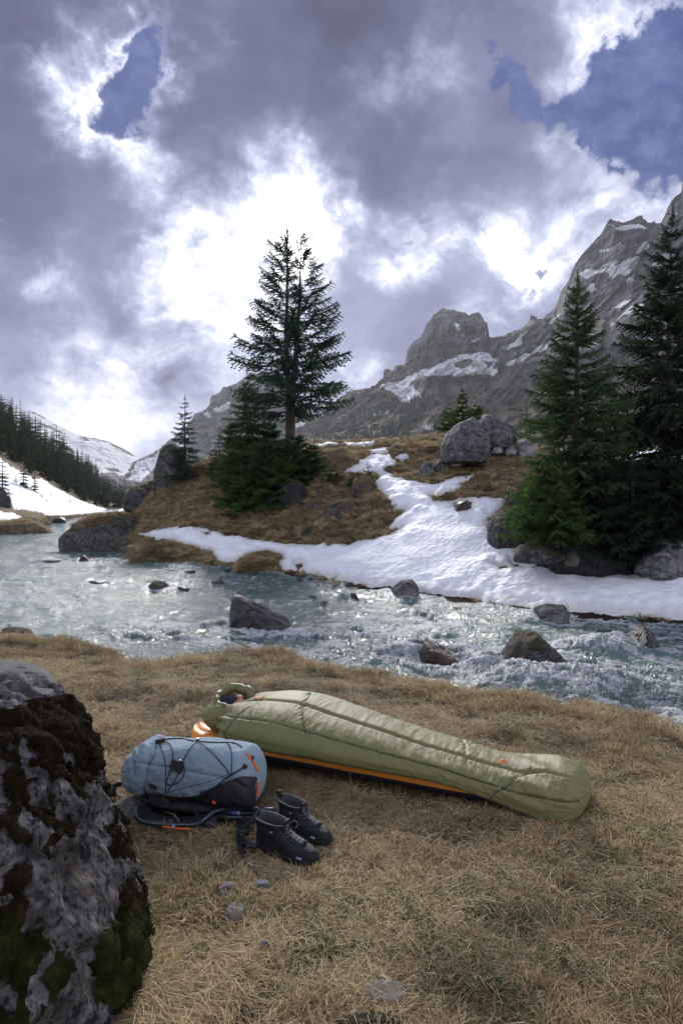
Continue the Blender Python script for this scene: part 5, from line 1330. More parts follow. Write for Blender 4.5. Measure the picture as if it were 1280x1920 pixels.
# ================================================================== mummy sleeping bag
BH, BF = np.array([-.80, 4.08]), np.array([1.12, 3.05]); BL = np.linalg.norm(BF - BH)
be1 = (BF - BH) / BL; be2 = np.array([be1[1], -be1[0]])     # along, towards the camera
def bagp(s, l, z): 
    s, l, z = np.broadcast_arrays(np.asarray(s, float), l, z)
    return np.stack([BH[0] + s * be1[0] + l * be2[0], BH[1] + s * be1[1] + l * be2[1], z], -1)
KS_ = [.24, .30, .38, .50, .62, .90, 1.28, 1.53, 1.77, 1.90, 2.02, 2.10, 2.145, 2.17]
KW = [.205, .255, .305, .335, .338, .310, .255, .222, .215, .235, .245, .22, .15, .04]
KT = [.262, .288, .305, .322, .326, .292, .240, .212, .190, .198, .214, .203, .17, .12]
KB = [.084, .086, .088, .090, .094, .096, .094, .088, .055, .028, .010, .02, .045, .10]
def bag():
    t = thing('sleeping_bag', 'olive green mummy sleeping bag lying zipped up on the dry grass', 'sleeping bag', bagp(1.1, 0, 0))
    ns, nf = 420, 220
    s = np.concatenate([np.linspace(.24, 2.05, 360), np.linspace(2.055, 2.17, 60)]); ph = np.linspace(0, 2 * math.pi, nf, endpoint=False)
    S, PH = np.meshgrid(s, ph, indexing='ij')
    w = pchip(KS_, KW, s)[:, None]; zt = pchip(KS_, KT, s)[:, None]; zb = pchip(KS_, KB, s)[:, None]
    zc = zb + .44 * (zt - zb)
    c, n = np.cos(PH), np.sin(PH)
    l = w * np.sign(c) * np.abs(c) ** .82
    z = np.where(n > 0, zc + (zt - zc) * np.abs(n) ** .92, zc - (zc - zb) * np.abs(n) ** .62)
    # outward directions in the cross-section
    dl, dz = c / 1.0, n * 1.0
    fs = 30 + 8 * np.sin(S * 2.2)                     # angle of the side seam
    d1 = (np.degrees(PH) - fs) / 57.3 * w
    d2 = (np.degrees(PH) - 76 - 6 * np.sin(S * 2)) / 57.3 * w
    d3 = (np.degrees(PH) - 118) / 57.3 * w
    q = lambda a, b, o: np.stack([(S * a).ravel(), (PH * b).ravel(), np.full(S.size, o)], 1)
    fold = ridged(np.stack([((S + .10 * PH) * 17).ravel(), (PH * 1.0).ravel(), np.full(S.size, 0.)], 1), 3, .5).reshape(S.shape); fine = ridged(q(40, 1.8, 5), 2, .5).reshape(S.shape); big = fbm(q(1.9, .9, 9), 2).reshape(S.shape)
    slant = ridged(np.stack([((S + .06 * PH) * 13).ravel(), (PH * .9 - S).ravel(), np.full(S.size, 3.)], 1), 3, .5).reshape(S.shape)
    near1 = np.exp(-np.abs(d1) / .10); top = sstep(-.1, .3, n)
    disp = .008 * big + .0038 * fold * (.15 + 1.35 * near1) + .0009 * fine * (.25 + near1) + .0022 * slant * sstep(.6, 1.2, S) * (1 - sstep(2.0, 2.1, S))
    # cross seams: shoulder, chest, hips, foot box
    for s0, k, lo, hi in ((.40, .06, -40, 60), (.86, -.16, 30, 110), (1.84, .10, -60, 76), (1.70, -.1, 60, 130), (1.25, 0.0, -60, 28)):
        dd = S - s0 - k * (PH - .5); m = sstep(lo - 6, lo, np.degrees(PH)) * sstep(hi + 6, hi, np.degrees(PH))
        disp -= .006 * np.exp(-(dd / .010) ** 2) * m * (.6 if s0 == 1.25 else 1)
        disp += .004 * np.exp(-np.abs(dd) / .07) * m * fine
    for d in (d1, d2):
        disp -= .013 * np.exp(-(d / .011) ** 2)
    # radiating gathers at the toe tag and pleats into the hood
    disp += .010 * np.exp(-((S - 1.93) / .12) ** 2) * np.sin(PH * 9 + S * 20) * top
    disp += .014 * np.exp(-((S - .24) / .09) ** 2) * np.sin(PH * 11 + 3 * np.sin(PH * 2))
    disp += .007 * sstep(1.95, 2.15, S) * ridged(q(7, 2.2, 33), 3).reshape(S.shape)
    low = sstep(-.25, -.75, n); disp *= (1 - low)
    l = l + dl * disp; z = z + dz * disp
    V = bagp(S, l, np.maximum(z, .004)).reshape(-1, 3)
    Fq = grid_faces(ns, nf, True)
    k = len(V); V = np.concatenate([V, bagp([.26, 2.172], 0, [.17, .11])])
    i = np.arange(nf); j = (i + 1) % nf; e = (ns - 1) * nf
    T = np.concatenate([np.stack([i, j, 0 * i + k], 1), np.stack([e + j, e + i, 0 * i + k + 1], 1)])
    obj('shell', V, [T, Fq[:, ::-1]], M_OLIVE, t)
    G = V[:k].reshape(ns, nf, 3); tree = bvh(V, [T, Fq])
    ctr = bagp(s, 0, zc.ravel())
    def seam(phi, i0, i1, r=.0024, name='seam'):
        pts = []
        for a in range(i0, i1, 3):
            b_ = int(round((phi(s[a]) % 360) / 360 * nf)) % nf
            p = G[a, b_]; o = p - ctr[a]; pts.append(p + o / np.linalg.norm(o) * .0012)
        V_, F_ = tube(np.array(pts), r, 5); obj(name, V_, F_, M_SEAM, t)
    seam(lambda x: 30 + 8 * math.sin(x * 2.2), 20, 408)
    seam(lambda x: 76 + 6 * math.sin(x * 2), 60, 345, .0030, 'zipper')
    def xseam(s0, kk, lo, hi):
        pts = []
        for dg in np.arange(lo, hi, 3):
            sx = s0 + kk * (R(dg) - .5); a = int(np.clip(np.searchsorted(s, sx), 0, ns - 1)); b_ = int(round((dg % 360) / 360 * nf)) % nf
            p = G[a, b_]; o = p - ctr[a]; pts.append(p + o / np.linalg.norm(o) * .0012)
        V_, F_ = tube(np.array(pts), .0019, 5); obj('seam', V_, F_, M_SEAM, t)
    for a in ((.40, .06, -30, 60), (.86, -.16, 32, 108), (1.84, .10, -50, 74)): xseam(*a)
    # orange zip pull and toe tag
    def on(px, py, off=.004):
        h_, n_ = hit(tree, px, py); return h_ + n_ * off
    def ribbon(pts, wd, th, mat, name, par, up=(0, 0, 1)):
        V_, F_ = tube(curve_pts(pts, 12), 1.0, 4, up=np.array(up, float), flat=(th, wd)); obj(name, V_, F_, mat, par, smooth=False)
    try: ribbon([on(476, 1310), on(487, 1311, .010), on(497, 1306, .006)], .006, .0025, M_ORED, 'zip_pull', t)
    except Exception: pass
    ribbon([on(934, 1433, .006), on(941, 1431, .016), on(951, 1433, .006)], .010, .003, M_ORED, 'toe_loop', t)
    # hood: a dented puffy ball with the face opening on top
    V, Tt = ico(6); d = V.copy()
    a1 = fbm(d * 1.6 + 4, 3); pl = ridged(np.stack([np.arctan2(d[:, 1], d[:, 2]) * 1.8, d[:, 0] * .7, 0 * a1], 1), 3)
    r = 1 + .06 * a1 + .035 * pl
    sc = np.array([.165, .185, .125])
    L = d * sc * r[:, None]
    L[:, 2] = np.where(L[:, 2] < -.085, -.085 + (L[:, 2] + .085) * .2, L[:, 2])
    tp = 1 - .28 * sstep(.02, -.09, L[:, 2]); sx, lx, zx = .190 + L[:, 0] * tp, .0 + L[:, 1] * tp, .165 + L[:, 2]
    ox, oy = sx - .208, lx - .02
    rr = np.sqrt((ox / .105) ** 2 + (oy / .10) ** 2)
    dent = sstep(1.08, .80, rr) * (d[:, 2] > 0)
    zx = zx * (1 - dent) + (.145 + .0 * zx) * dent
    # neck fold
    zx -= .03 * np.exp(-((sx - .30) / .03) ** 2)
    obj('hood', bagp(sx, lx, zx), [Tt], M_OLIVE, t)
    th = np.linspace(0, 2 * math.pi, 90, endpoint=False); k1 = 1 + .05 * np.sin(th * 7 + 1)
    k2 = 1 + .07 * np.sin(2 * th + .6) + .04 * np.sin(3 * th + 2); ring = bagp(.208 + .112 * k2 * np.cos(th), .010 + .098 * k2 * np.sin(th), .276 - .030 * np.sin(th) - .036 * sstep(.4, 1, np.cos(th)) + .006 * np.sin(5 * th))
    rad = (.0215 - .008 * sstep(.2, .9, np.sin(th) * .7 + np.cos(th) * .5)) * (1 + .12 * np.abs(np.sin(th * 4.5)) ** .5 - .06 + .05 * np.sin(th * 13))
    tt = np.roll(ring, -1, 0) - np.roll(ring, 1, 0); tt /= np.linalg.norm(tt, axis=1)[:, None]
    up = np.array([0, 0, 1.0]); a_ = up - tt * (tt @ up)[:, None]; a_ /= np.linalg.norm(a_, axis=1)[:, None]; b_ = np.cross(tt, a_)
    q_ = np.linspace(0, 2 * math.pi, 14, endpoint=False)
    Vr = (ring[:, None] + rad[:, None, None] * (np.cos(q_)[None, :, None] * a_[:, None] * 1.25 + np.sin(q_)[None, :, None] * b_[:, None])).reshape(-1, 3)
    Fr = grid_faces(91, 14, True) % (90 * 14)
    obj('hood_collar', Vr, [Fr[:, ::-1]], M_OLIVED, t)
    # chin drape running from the shoulder over the neck
    pts = []
    return tree
BAG_T = bag()

# ================================================================== the sleeper
def sleeper():
    parts = []
    def E(s, l, z, rs_, sub=3):
        V, Ff = ico(sub); V = V * np.array(rs_)
        parts.append((bagp(V[:, 0] + s + .022, V[:, 1] + l, V[:, 2] + z), Ff))
    # head on its back: skull, face, jaw, nose, brow, cheeks, lips, ears
    E(.165, 0, .175, (.105, .078, .092), 4); E(.215, 0, .195, (.078, .064, .070), 4); E(.255, 0, .205, (.038, .042, .048)); E(.150, 0, .225, (.05, .055, .035))
    E(.205, 0, .272, (.026, .011, .026)); E(.222, 0, .285, (.013, .015, .013)); E(.238, 0, .262, (.010, .024, .010)); E(.248, 0, .258, (.008, .021, .008)); E(.275, 0, .243, (.018, .022, .020))
    for k in (-1, 1):
        E(.205, k * .036, .242, (.030, .022, .022)); E(.183, k * .030, .252, (.012, .016, .008)); E(.20, k * .077, .18, (.030, .010, .018))
    E(.31, 0, .165, (.09, .052, .052)); E(.50, 0, .165, (.17, .19, .085)); E(.74, 0, .16, (.22, .155, .085)); E(.95, 0, .15, (.15, .16, .08))
    for k in (-1, 1):
        E(.43, k * .19, .155, (.09, .065, .06)); E(.60, k * .225, .145, (.19, .045, .045)); E(.82, k * .20, .14, (.16, .038, .038)); E(.95, k * .15, .16, (.07, .04, .025))
        E(1.20, k * .085, .135, (.28, .072, .072)); E(1.55, k * .075, .115, (.24, .052, .055)); E(1.80, k * .07, .10, (.12, .036, .038)); E(1.90, k * .07, .12, (.032, .036, .06))
    V, Fs = merge(parts)
    o = obj('person', V, Fs, M_SKIN, loc=bagp(.9, 0, 0))
    tag(o, 'person asleep on the back in the green sleeping bag, face bare under a dark beanie', 'person')
    rm = o.modifiers.new('one_skin', 'REMESH'); rm.mode = 'VOXEL'; rm.voxel_size = .006; rm.use_smooth_shade = True
    sm = o.modifiers.new('soften', 'SMOOTH'); sm.iterations = 4
    # beanie pulled down over the eyes
    V, Ff = ico(5); d = V; r = np.array([.120, .088, .108])
    W = d * r; keep = d[:, 0] < .38 + .05 * d[:, 2]
    W = W * (1 + .012 * np.sin(np.arctan2(d[:, 1], d[:, 2]) * 40))[:, None]
    W[:, 0] += .177; 
    f = Ff[keep[Ff].all(1)]; u, inv = np.unique(f, return_inverse=True)
    obj('beanie', bagp(W[u][:, 0], W[u][:, 1], W[u][:, 2] + .178), [inv.reshape(f.shape)], M_NAVY, o)
    th = np.linspace(0, 2 * math.pi, 41)
    V, Fs = tube(bagp(.177 + .045 + .0 * th, .083 * np.sin(th), .178 + .103 * np.cos(th)), .007, 6, cap=False); obj('beanie_brim', V, Fs, M_NAVY, o)
sleeper()

# ================================================================== backpack on its back
KA, KB2 = np.array([-1.005, 3.24]), np.array([-.372, 3.09]); KL = np.linalg.norm(KB2 - KA)
ke1 = (KB2 - KA) / KL; ke2 = np.array([ke1[1], -ke1[0]])
def packp(u, l, z):
    u, l, z = np.broadcast_arrays(np.asarray(u, float), l, z)
    return np.stack([KA[0] + u * KL * ke1[0] + l * ke2[0], KA[1] + u * KL * ke1[1] + l * ke2[1], z], -1)
def backpack():
    t = thing('backpack', 'heather blue roll top backpack lying on its harness beside the boots', 'backpack', packp(.5, 0, 0))
    ku = [0, .02, .06, .12, .2, .27, .36, .6, .8, .91, .965, .99, 1.0]
    kt = [.16, .212, .250, .278, .288, .291, .296, .303, .303, .298, .262, .225, .18]
    kb = [.12, .095, .080, .072, .072, .07, .066, .06, .058, .058, .064, .08, .12]
    kw = [.03, .085, .115, .132, .138, .139, .145, .152, .152, .148, .14, .12, .06]
    nu, nf = 240, 200
    u = np.linspace(0, 1, nu) ** 1.0; ph = np.linspace(0, 2 * math.pi, nf, endpoint=False)
    U, PH = np.meshgrid(u, ph, indexing='ij')
    w = pchip(ku, kw, u)[:, None]; zt = pchip(ku, kt, u)[:, None]; zb = pchip(ku, kb, u)[:, None]; zc = (zt + zb) / 2
    c, n = np.cos(PH), np.sin(PH)
    l = w * np.sign(c) * np.abs(c) ** .72; z = zc + (zt - zc) * np.sign(n) * np.abs(n) ** .74
    q = lambda a, b, o: np.stack([(U * a).ravel(), (PH * b).ravel(), np.full(U.size, o)], 1)
    g = lambda a: a.reshape(U.shape)
    left = sstep(.34, .10, U)
    disp = .008 * g(fbm(q(4, 1.2, 2), 3)) + .006 * left * g(ridged(q(13, 1.5, 8), 3)) + .0022 * g(ridged(q(12, 2.2, 5), 3))
    gr = U - .235 - .02 * np.sin(PH * 2 + .5)
    disp -= .012 * np.exp(-(gr / .016) ** 2); disp += .009 * np.exp(-((gr + .05) / .03) ** 2)
    gr2 = U - .12 - .05 * np.sin(PH * 1.5 + 2)
    disp -= .014 * np.exp(-(gr2 / .015) ** 2) * sstep(1.6, .6, PH)
    disp += .016 * sstep(.3, .6, U) * sstep(1.0, .75, U) * np.exp(-((np.degrees(PH) - 60) / 50) ** 2)      # packed full
    # a seam line lengthwise, low on the side
    d1 = (np.degrees(PH) - (18 - 22 * (U - .5))) / 57.3 * w
    disp -= .006 * np.exp(-(d1 / .008) ** 2)
    disp *= sstep(0, .03, U) * sstep(1.0, .97, U)
    l = l + c * disp; z = z + n * disp
    V = packp(U, l, z).reshape(-1, 3); Fq = grid_faces(nu, nf, True)
    k = len(V); V = np.concatenate([V, packp([-.004, 1.004], 0, [.145, .15])])
    i = np.arange(nf); j = (i + 1) % nf; e = (nu - 1) * nf
    T = np.concatenate([np.stack([i, j, 0 * i + k], 1), np.stack([e + j, e + i, 0 * i + k + 1], 1)])
    obj('body', V, [T, Fq[:, ::-1]], M_BLUE, t)
    tree = bvh(V, [T, Fq])
    me = bpy.data.meshes.new('tmp'); me.from_pydata(V.tolist(), [], T.tolist() + Fq[:, ::-1].tolist()); N = np.array([v.normal[:] for v in me.vertices]); bpy.data.meshes.remove(me)
    def Z(x, y): return 180 + .375 * x, 1250 + .375 * y
    def patch(name, zpoly, mat, off, soft=.008):
        """a panel sewn over the body"""
        px, py = proj(V); ins = inpoly(px, py, [Z(*a) for a in zpoly])
        face = ((V - np.array(CAM)) * N).sum(1) < .05
        keep = (ins > -.8) & face
        th = off * np.clip(.35 + ins / 3, 0, 1)
        f = Fq[:, ::-1][keep[Fq].all(1)]; uq, inv = np.unique(f, return_inverse=True)
        W = V + N * th[:, None]
        return obj(name, W[uq], [inv.reshape(f.shape)], mat, t)
    patch('side_pocket', [(520, 622), (560, 610), (640, 578), (715, 548), (812, 545), (806, 620), (790, 700), (770, 730), (560, 740), (540, 690)], M_CHAR, .006)
    patch('lower_side_panel', [(300, 640), (420, 655), (530, 640), (560, 760), (300, 760), (160, 690), (210, 672), (285, 668)], M_BLACK, .003)
    def on(x, y, off=.003):
        px, py = Z(x, y)
        for dy in (0, 2, 4, 7, 10, 14):
            h_, n_ = hit(tree, px, py + dy)
            if h_ is not None: return h_ + n_ * off
        return None
    def line(pts, r, mat, name, k=28, flat=(1, 1), n=6, off=.003):
        p2 = curve_pts([(a, b, 0) for a, b in pts], k)[:, :2]
        q_ = [on(a, b, off) for a, b in p2]; q_ = [a for a in q_ if a is not None]
        V_, F_ = tube(np.array(q_), r, n, flat=flat); return obj(name, V_, F_, mat, t)
    for pts in ([(318, 390), (330, 415), (345, 460), (352, 540), (352, 632)], [(345, 378), (372, 392), (387, 430), (378, 490), (366, 530)], [(510, 375), (485, 398), (458, 435), (440, 470)], [(435, 470), (446, 520), (425, 568), (380, 590), (354, 575), (380, 520), (405, 480)],
                [(430, 490), (405, 555), (380, 590), (362, 622)], [(512, 378), (545, 402), (590, 440), (640, 495), (676, 545)], [(652, 382), (672, 405), (680, 450), (678, 545)]):
        line(pts, .0022, M_CORD, 'bungee_cord', off=.004)
    line([(300, 384), (340, 366), (420, 360), (500, 374), (600, 380), (690, 382), (730, 404)], .004, M_CORD, 'top_hem', off=.001)
    line([(298, 392), (297, 420), (292, 450), (262, 490)], .002, M_CORD, 'seam', off=.0005)
    line([(160, 640), (300, 640), (420, 612), (560, 575), (660, 540)], .0012, M_CORD, 'seam', off=.0005)
    line([(738, 503), (700, 528), (660, 552), (610, 592), (560, 622), (520, 640)], .006, M_BLACK, 'compression_strap', flat=(.35, 1.0), n=4, off=.008)
    line([(275, 632), (330, 648), (380, 652), (430, 668), (520, 676)], .008, M_BLACK, 'lower_strap', flat=(.35, 1.0), n=4, off=.006)
    line([(750, 436), (772, 462), (792, 492), (804, 522)], .006, M_ORED, 'orange_trim', n=5, off=.002)
    line([(806, 575), (803, 610), (795, 645)], .006, M_ORED, 'orange_trim', n=5, off=.007)
    line([(583, 664), (600, 676)], .005, M_ORED, 'orange_loop', 6, off=.009)
    def blk(x, y, w_, h_, rot, mat, name, th=.008):
        p = on(x, y, th * .6); m = 3.05 / F * .375
        V_, F_ = box((0, 0, 0), (w_ * m, th, h_ * m)); ca, sa = math.cos(rot), math.sin(rot)
        V_ = V_ @ np.array([[ca, 0, sa], [0, 1, 0], [-sa, 0, ca]]).T
        V_[:, 1] += V_[:, 2] * .35
        obj(name, V_ + p, F_, mat, t, smooth=False)
    blk(408, 497, 68, 34, .55, M_BLACK, 'cord_toggle', .014); blk(432, 482, 20, 30, .2, M_PLAST, 'cord_lock', .02); blk(322, 382, 46, 20, -.2, M_PLAST, 'cord_knot', .018); blk(510, 374, 16, 12, 0, M_PLAST, 'cord_knot', .014)
    blk(288, 598, 44, 17, .3, M_BLACK, 'label_patch', .005); blk(300, 642, 58, 40, -.1, M_PLAST, 'buckle', .016); blk(352, 652, 40, 30, -.1, M_PLAST, 'buckle', .014); blk(775, 460, 16, 16, .6, M_PLAST, 'hook', .014); blk(742, 500, 24, 14, .5, M_PLAST, 'strap_slider', .012)
    # harness the pack lies on
    V_, F_ = ellipsoid(packp(.52, .01, .055)[None][0], (.30, .135, .045), 4); 
    cr, sr = ke1; V_ = (V_ - packp(.52, .01, .055)) @ np.array([[cr, sr, 0], [-sr, cr, 0], [0, 0, 1]]) + packp(.52, .01, .055); V_[:, 2] = np.maximum(V_[:, 2], .008)
    obj('back_panel', V_, F_, M_BLACK, t)
    def PZ(x, y, Y): a, b = Z(x, y); return P(a, b, Y)
    def strap(pts, wd, th, mat, name, k=24, up=(0, -.3, 1)):
        V_, F_ = tube(curve_pts(pts, k), 1.0, 8, up=up, flat=(th, wd)); return obj(name, V_, F_, mat, t)
    V_, F_ = tube(curve_pts([PZ(240, 690, 3.04), PZ(207, 705, 3.0), PZ(204, 748, 2.96), PZ(240, 778, 2.94), PZ(320, 790, 2.93), PZ(420, 793, 2.93), PZ(500, 789, 2.93), PZ(545, 762, 2.94), PZ(590, 726, 2.97), PZ(640, 712, 3.0)], 60), .0095, 10); obj('shoulder_strap_rim', V_, F_, M_ALU, t)
    strap([PZ(238, 700, 3.1), PZ(250, 745, 3.04), PZ(330, 775, 3.0), PZ(430, 778, 3.0), PZ(520, 760, 3.0), PZ(600, 715, 3.05)], .035, .010, M_BLACK, 'shoulder_strap')
    strap([PZ(560, 722, 3.08), PZ(600, 728, 3.04), PZ(640, 732, 3.03), PZ(700, 728, 3.04), PZ(770, 718, 3.06), PZ(790, 708, 3.08)], .022, .012, M_BLACK, 'hip_belt')
    strap([PZ(540, 775, 2.97), PZ(570, 780, 2.95), PZ(600, 770, 2.96)], .030, .018, M_CHAR, 'hip_belt_pad')
    strap([PZ(127, 586, 3.24), PZ(100, 594, 3.22), PZ(89, 618, 3.2), PZ(94, 645, 3.2), PZ(122, 660, 3.2)], .012, .004, M_BLACK, 'haul_loop', up=(0, 1, 0))
    strap([PZ(332, 799, 2.90), PZ(370, 803, 2.90), PZ(400, 808, 2.89), PZ(472, 812, 2.88)], .004, .003, M_ORED, 'orange_cord')
    V_, F_ = box(PZ(388, 800, 2.885), (.012, .008, .012)); obj('cord_end', V_, F_, M_LABEL, t, smooth=False)
    strap([PZ(480, 680, 3.02), PZ(495, 720, 3.0), PZ(515, 760, 2.95), PZ(522, 780, 2.93)], .007, .003, M_BLACK, 'load_strap', up=(0, -1, 0))
    # waist strap with its buckle, trailing over the grass
    g = lambda x, y, dz=.012: (lambda h_: h_ + np.array([0, 0, dz]))(hit(TN, *Z(x, y))[0])
    strap([g(735, 800, .03), g(722, 838, .035), g(716, 870, .02), g(720, 905, .02), g(735, 950, .018), g(768, 998, .014), g(800, 1042, .02), g(835, 1086, .010)], .016, .0022, M_BLACK, 'waist_strap', 50, up=(.5, -.25, .8))
    strap([g(790, 826, .05), g(760, 836, .045), g(738, 850, .035), g(728, 885, .02)], .012, .004, M_BLACK, 'waist_strap_tail', up=(.3, -.6, .7))
    for x, y, w_, h_, a in ((722, 893, .034, .028, .3), (765, 848, .040, .026, .9), (742, 915, .03, .02, -.5)):
        V_, F_ = box(g(x, y, .022), (w_, h_, .014), a); obj('buckle', V_, F_, M_PLAST, t, smooth=False)
    V_, F_ = ellipsoid(g(775, 910, .016), (.042, .020, .014), 3); obj('strap_pad', V_, F_, M_CHAR, t)
backpack()

# ================================================================== folded trekking poles between pack and boots
def poles():
    Z = lambda x, y: (180 + .375 * x, 1250 + .375 * y)
    g = lambda x, y, dz: (lambda h_: h_ + np.array([0, 0, dz]))(hit(TN, *Z(x, y))[0])
    t = thing('trekking_poles', 'bundle of folded dark trekking poles lying between backpack and boots', 'trekking poles', g(720, 775, 0))
    for y, x0, x1 in ((752, 612, 905), (775, 612, 910), (798, 606, 900)):
        a, b = g(x0, y, .040), g(x1, y + 2, .036)
        p = np.linspace(a, b, 12); V, Fs = tube(p, .0085, 10); obj('pole_section', V, Fs, M_ALU, t)
        V, Fs = tube(np.linspace(a - [.004, 0, 0], a + (b - a) * .17, 6), np.array([.011, .0125, .0115, .0125, .0115, .011]), 10); obj('grip', V, Fs, M_RUBB, t)
        V, Fs = tube(np.linspace(a + (b - a) * .55, a + (b - a) * .60, 4), .0105, 10); obj('joint_sleeve', V, Fs, M_PLAST, t)
    a, b = g(612, 775, .040), g(910, 777, .036)
    V, Fs = tube(np.linspace(a + (b - a) * .22, a + (b - a) * .30, 4), .0089, 10); obj('blue_band', V, Fs, M_BLUEL, t)
    V, Fs = tube(np.linspace(a + (b - a) * .31, a + (b - a) * .36, 4), .0089, 10); obj('pale_band', V, Fs, M_LABEL, t)
    V, Fs = ellipsoid(g(745, 815, .03), (.022, .02, .03), 3); obj('grip_head', V, Fs, M_RUBB, t)
poles()

# ================================================================== boots
def boot(label, heel, toe, seed):
    heel, toe = np.array(heel), np.array(toe); L = np.linalg.norm(toe - heel); sc = L / .30; e = (toe - heel) / L
    _h = down(TN, *(heel * .5 + toe * .5)); z0 = _h + .006
    def W(V): 
        V = np.asarray(V) * sc * np.array([1, 1, .73])
        return np.stack([heel[0] + V[:, 0] * e[0] - V[:, 1] * e[1], heel[1] + V[:, 0] * e[1] + V[:, 1] * e[0], z0 + V[:, 2]], 1)
    t = thing('hiking_boot', label, 'boot', (heel[0] * .5 + toe[0] * .5, heel[1] * .5 + toe[1] * .5, z0), 'pair of hiking boots')
    n = 64; th = np.linspace(0, 2 * math.pi, n, endpoint=False)
    def ring(b, f, w, z, tilt=0, sq=.8, heelw=.80, toez=0):
        x = np.sign(np.cos(th)) * np.abs(np.cos(th)) ** sq; y = np.sign(np.sin(th)) * np.abs(np.sin(th)) ** .8
        X = (b + f) / 2 + x * (f - b) / 2
        u = (X - b) / (f - b)
        prof = heelw + (1 - heelw) * sstep(.25, .65, u) if f - b > .2 else 1.0
        return np.stack([X, y * w * prof + .006 * sstep(.5, .9, X / .3) * 0, z + tilt * (X - b) + toez * sstep(.75, 1, u)], 1)
    def rings(lst): 
        G = np.concatenate(lst); return G, grid_faces(len(lst), n, True)
    # sole
    S, Fs = rings([ring(.012, .275, .040, .002, toez=.012), ring(.0, .292, .047, .006, toez=.014), ring(-.004, .300, .050, .018, toez=.010), ring(-.002, .300, .050, .030, toez=.008), ring(.004, .294, .047, .036, toez=.006)])
    ang = (np.arange(len(S)) % n); lug = np.where((ang // 2) % 2 == 0, 1.0, .975); S[:2 * n, :2] = np.array([.15, 0]) + (S[:2 * n, :2] - np.array([.15, 0])) * lug[:2 * n, None]
    i = np.arange(n); j = (i + 1) % n; S = np.concatenate([S, [[.14, 0, .002], [.14, 0, .034]]]); e_ = 4 * n
    T = np.concatenate([np.stack([j, i, 0 * i + 5 * n], 1), np.stack([e_ + i, e_ + j, 0 * i + 5 * n + 1], 1)])
    obj('sole', W(S), [T, Fs], M_RUBB, t)
    up = [ring(.004, .290, .0455, .034, toez=.004), ring(.001, .290, .0465, .050), ring(.0, .284, .0455, .064), ring(.0, .270, .044, .076), ring(.002, .246, .0425, .086), ring(.003, .218, .041, .096), ring(.004, .190, .040, .107), ring(.004, .166, .039, .120), ring(.003, .150, .039, .136, -.02), ring(.0, .142, .040, .152, -.05), ring(-.004, .140, .042, .168, -.08), ring(-.006, .139, .042, .176, -.09),
          ring(-.002, .133, .037, .179, -.09), ring(.003, .128, .033, .172, -.09), ring(.008, .124, .031, .140), ring(.01, .13, .03, .09)]
    U, Fu = rings(up)
    dsp = fbm(U * 38 + seed, 3) * .0022; cc = U - np.array([.12, 0, .07]); cc /= np.linalg.norm(cc, axis=1)[:, None]
    cre = -.004 * np.exp(-(((U[:, 0] - .20) * 1.0 + (U[:, 2] - .08) * .8) / .006) ** 2) - .003 * np.exp(-(((U[:, 0] - .06) * .5 + (U[:, 2] - .10)) / .005) ** 2)
    U = U + cc * (dsp + cre)[:, None]
    midx = np.where(np.arange(len(Fu)) // n >= 11, 1, 0)
    obj('upper', W(U), [Fu], [M_LEATH, M_LINING], t, midx=midx)
    tr = bvh(U[:12 * n], Fu[:11 * n])
    def top(x, y, off=.002):
        h_ = tr.ray_cast(Vector((x, y, .4)), Vector((0, 0, -1)))
        return None if h_[0] is None else np.array(h_[0]) + np.array([.4, 0, .9]) * off
    # toe cap and heel counter: rubber rand
    def shell(name, test, off, mat):
        G = U[:12 * n]; f = Fu[:11 * n]; k = test(G)[f].all(1); f = f[k]; uq, inv = np.unique(f, return_inverse=True)
        nn = G - np.array([.14, 0, .05]); nn /= np.linalg.norm(nn, axis=1)[:, None]
        obj(name, W((G + nn * off)[uq]), [inv.reshape(f.shape)], mat, t)
    shell('toe_cap', lambda G: (G[:, 0] > .235) & (G[:, 2] < .08), .0025, M_RUBB)
    shell('heel_counter', lambda G: (G[:, 0] < .06) & (G[:, 2] < .09), .0025, M_RUBB)
    shell('ankle_panel', lambda G: (G[:, 0] > .02) & (G[:, 0] < .11) & (G[:, 2] > .09) & (G[:, 2] < .15), .002, M_CHAR)
    # tongue and laces
    tg = [p for p in (top(x, 0, .004) for x in np.linspace(.225, .145, 8)) if p is not None] + [np.array([.142, 0, .178]), np.array([.148, 0, .192])]
    V, F_ = tube(W(curve_pts(np.array(tg), 20)), 1.0, 8, up=(e[0], e[1], 1.0), flat=(.004 * sc, .020 * sc)); obj('tongue', V, F_, M_CHAR, t)
    xs_ = np.linspace(.222, .148, 6)
    for k in range(5):
        for sg in (-1, 1):
            a, m_, b = top(xs_[k], .024 * sg, .003), top((xs_[k] + xs_[k + 1]) / 2, 0, .009), top(xs_[k + 1], -.024 * sg, .003)
            if a is None or m_ is None or b is None: continue
            V, F_ = tube(W(curve_pts([a, m_, b], 10)), .0025 * sc, 5); obj('lace', V, F_, M_LACE, t)
    for sg in (-1, 1):
        V, F_ = tube(W(curve_pts([[.150, .01 * sg, .17], [.165, .022 * sg, .182], [.175, .034 * sg, .160], [.168, .02 * sg, .142]], 14)), .0018 * sc, 5); obj('lace_bow', V, F_, M_LACE, t)
    V, F_ = tube(W(curve_pts([[-.004, 0, .165], [-.016, 0, .188], [-.008, 0, .206], [.004, 0, .190], [.004, 0, .168]], 18)), 1.0, 6, up=(-e[1], e[0], 0), flat=(.010 * sc, .003 * sc)); obj('pull_loop', V, F_, M_BLACK, t)
    q_ = np.array([ring(-.006, .140, .0425, .175, -.09)[k] for k in list(range(n)) + [0]]); V, F_ = tube(W(q_), .0055 * sc, 8, cap=False); obj('collar', V, F_, M_LEATH, t)
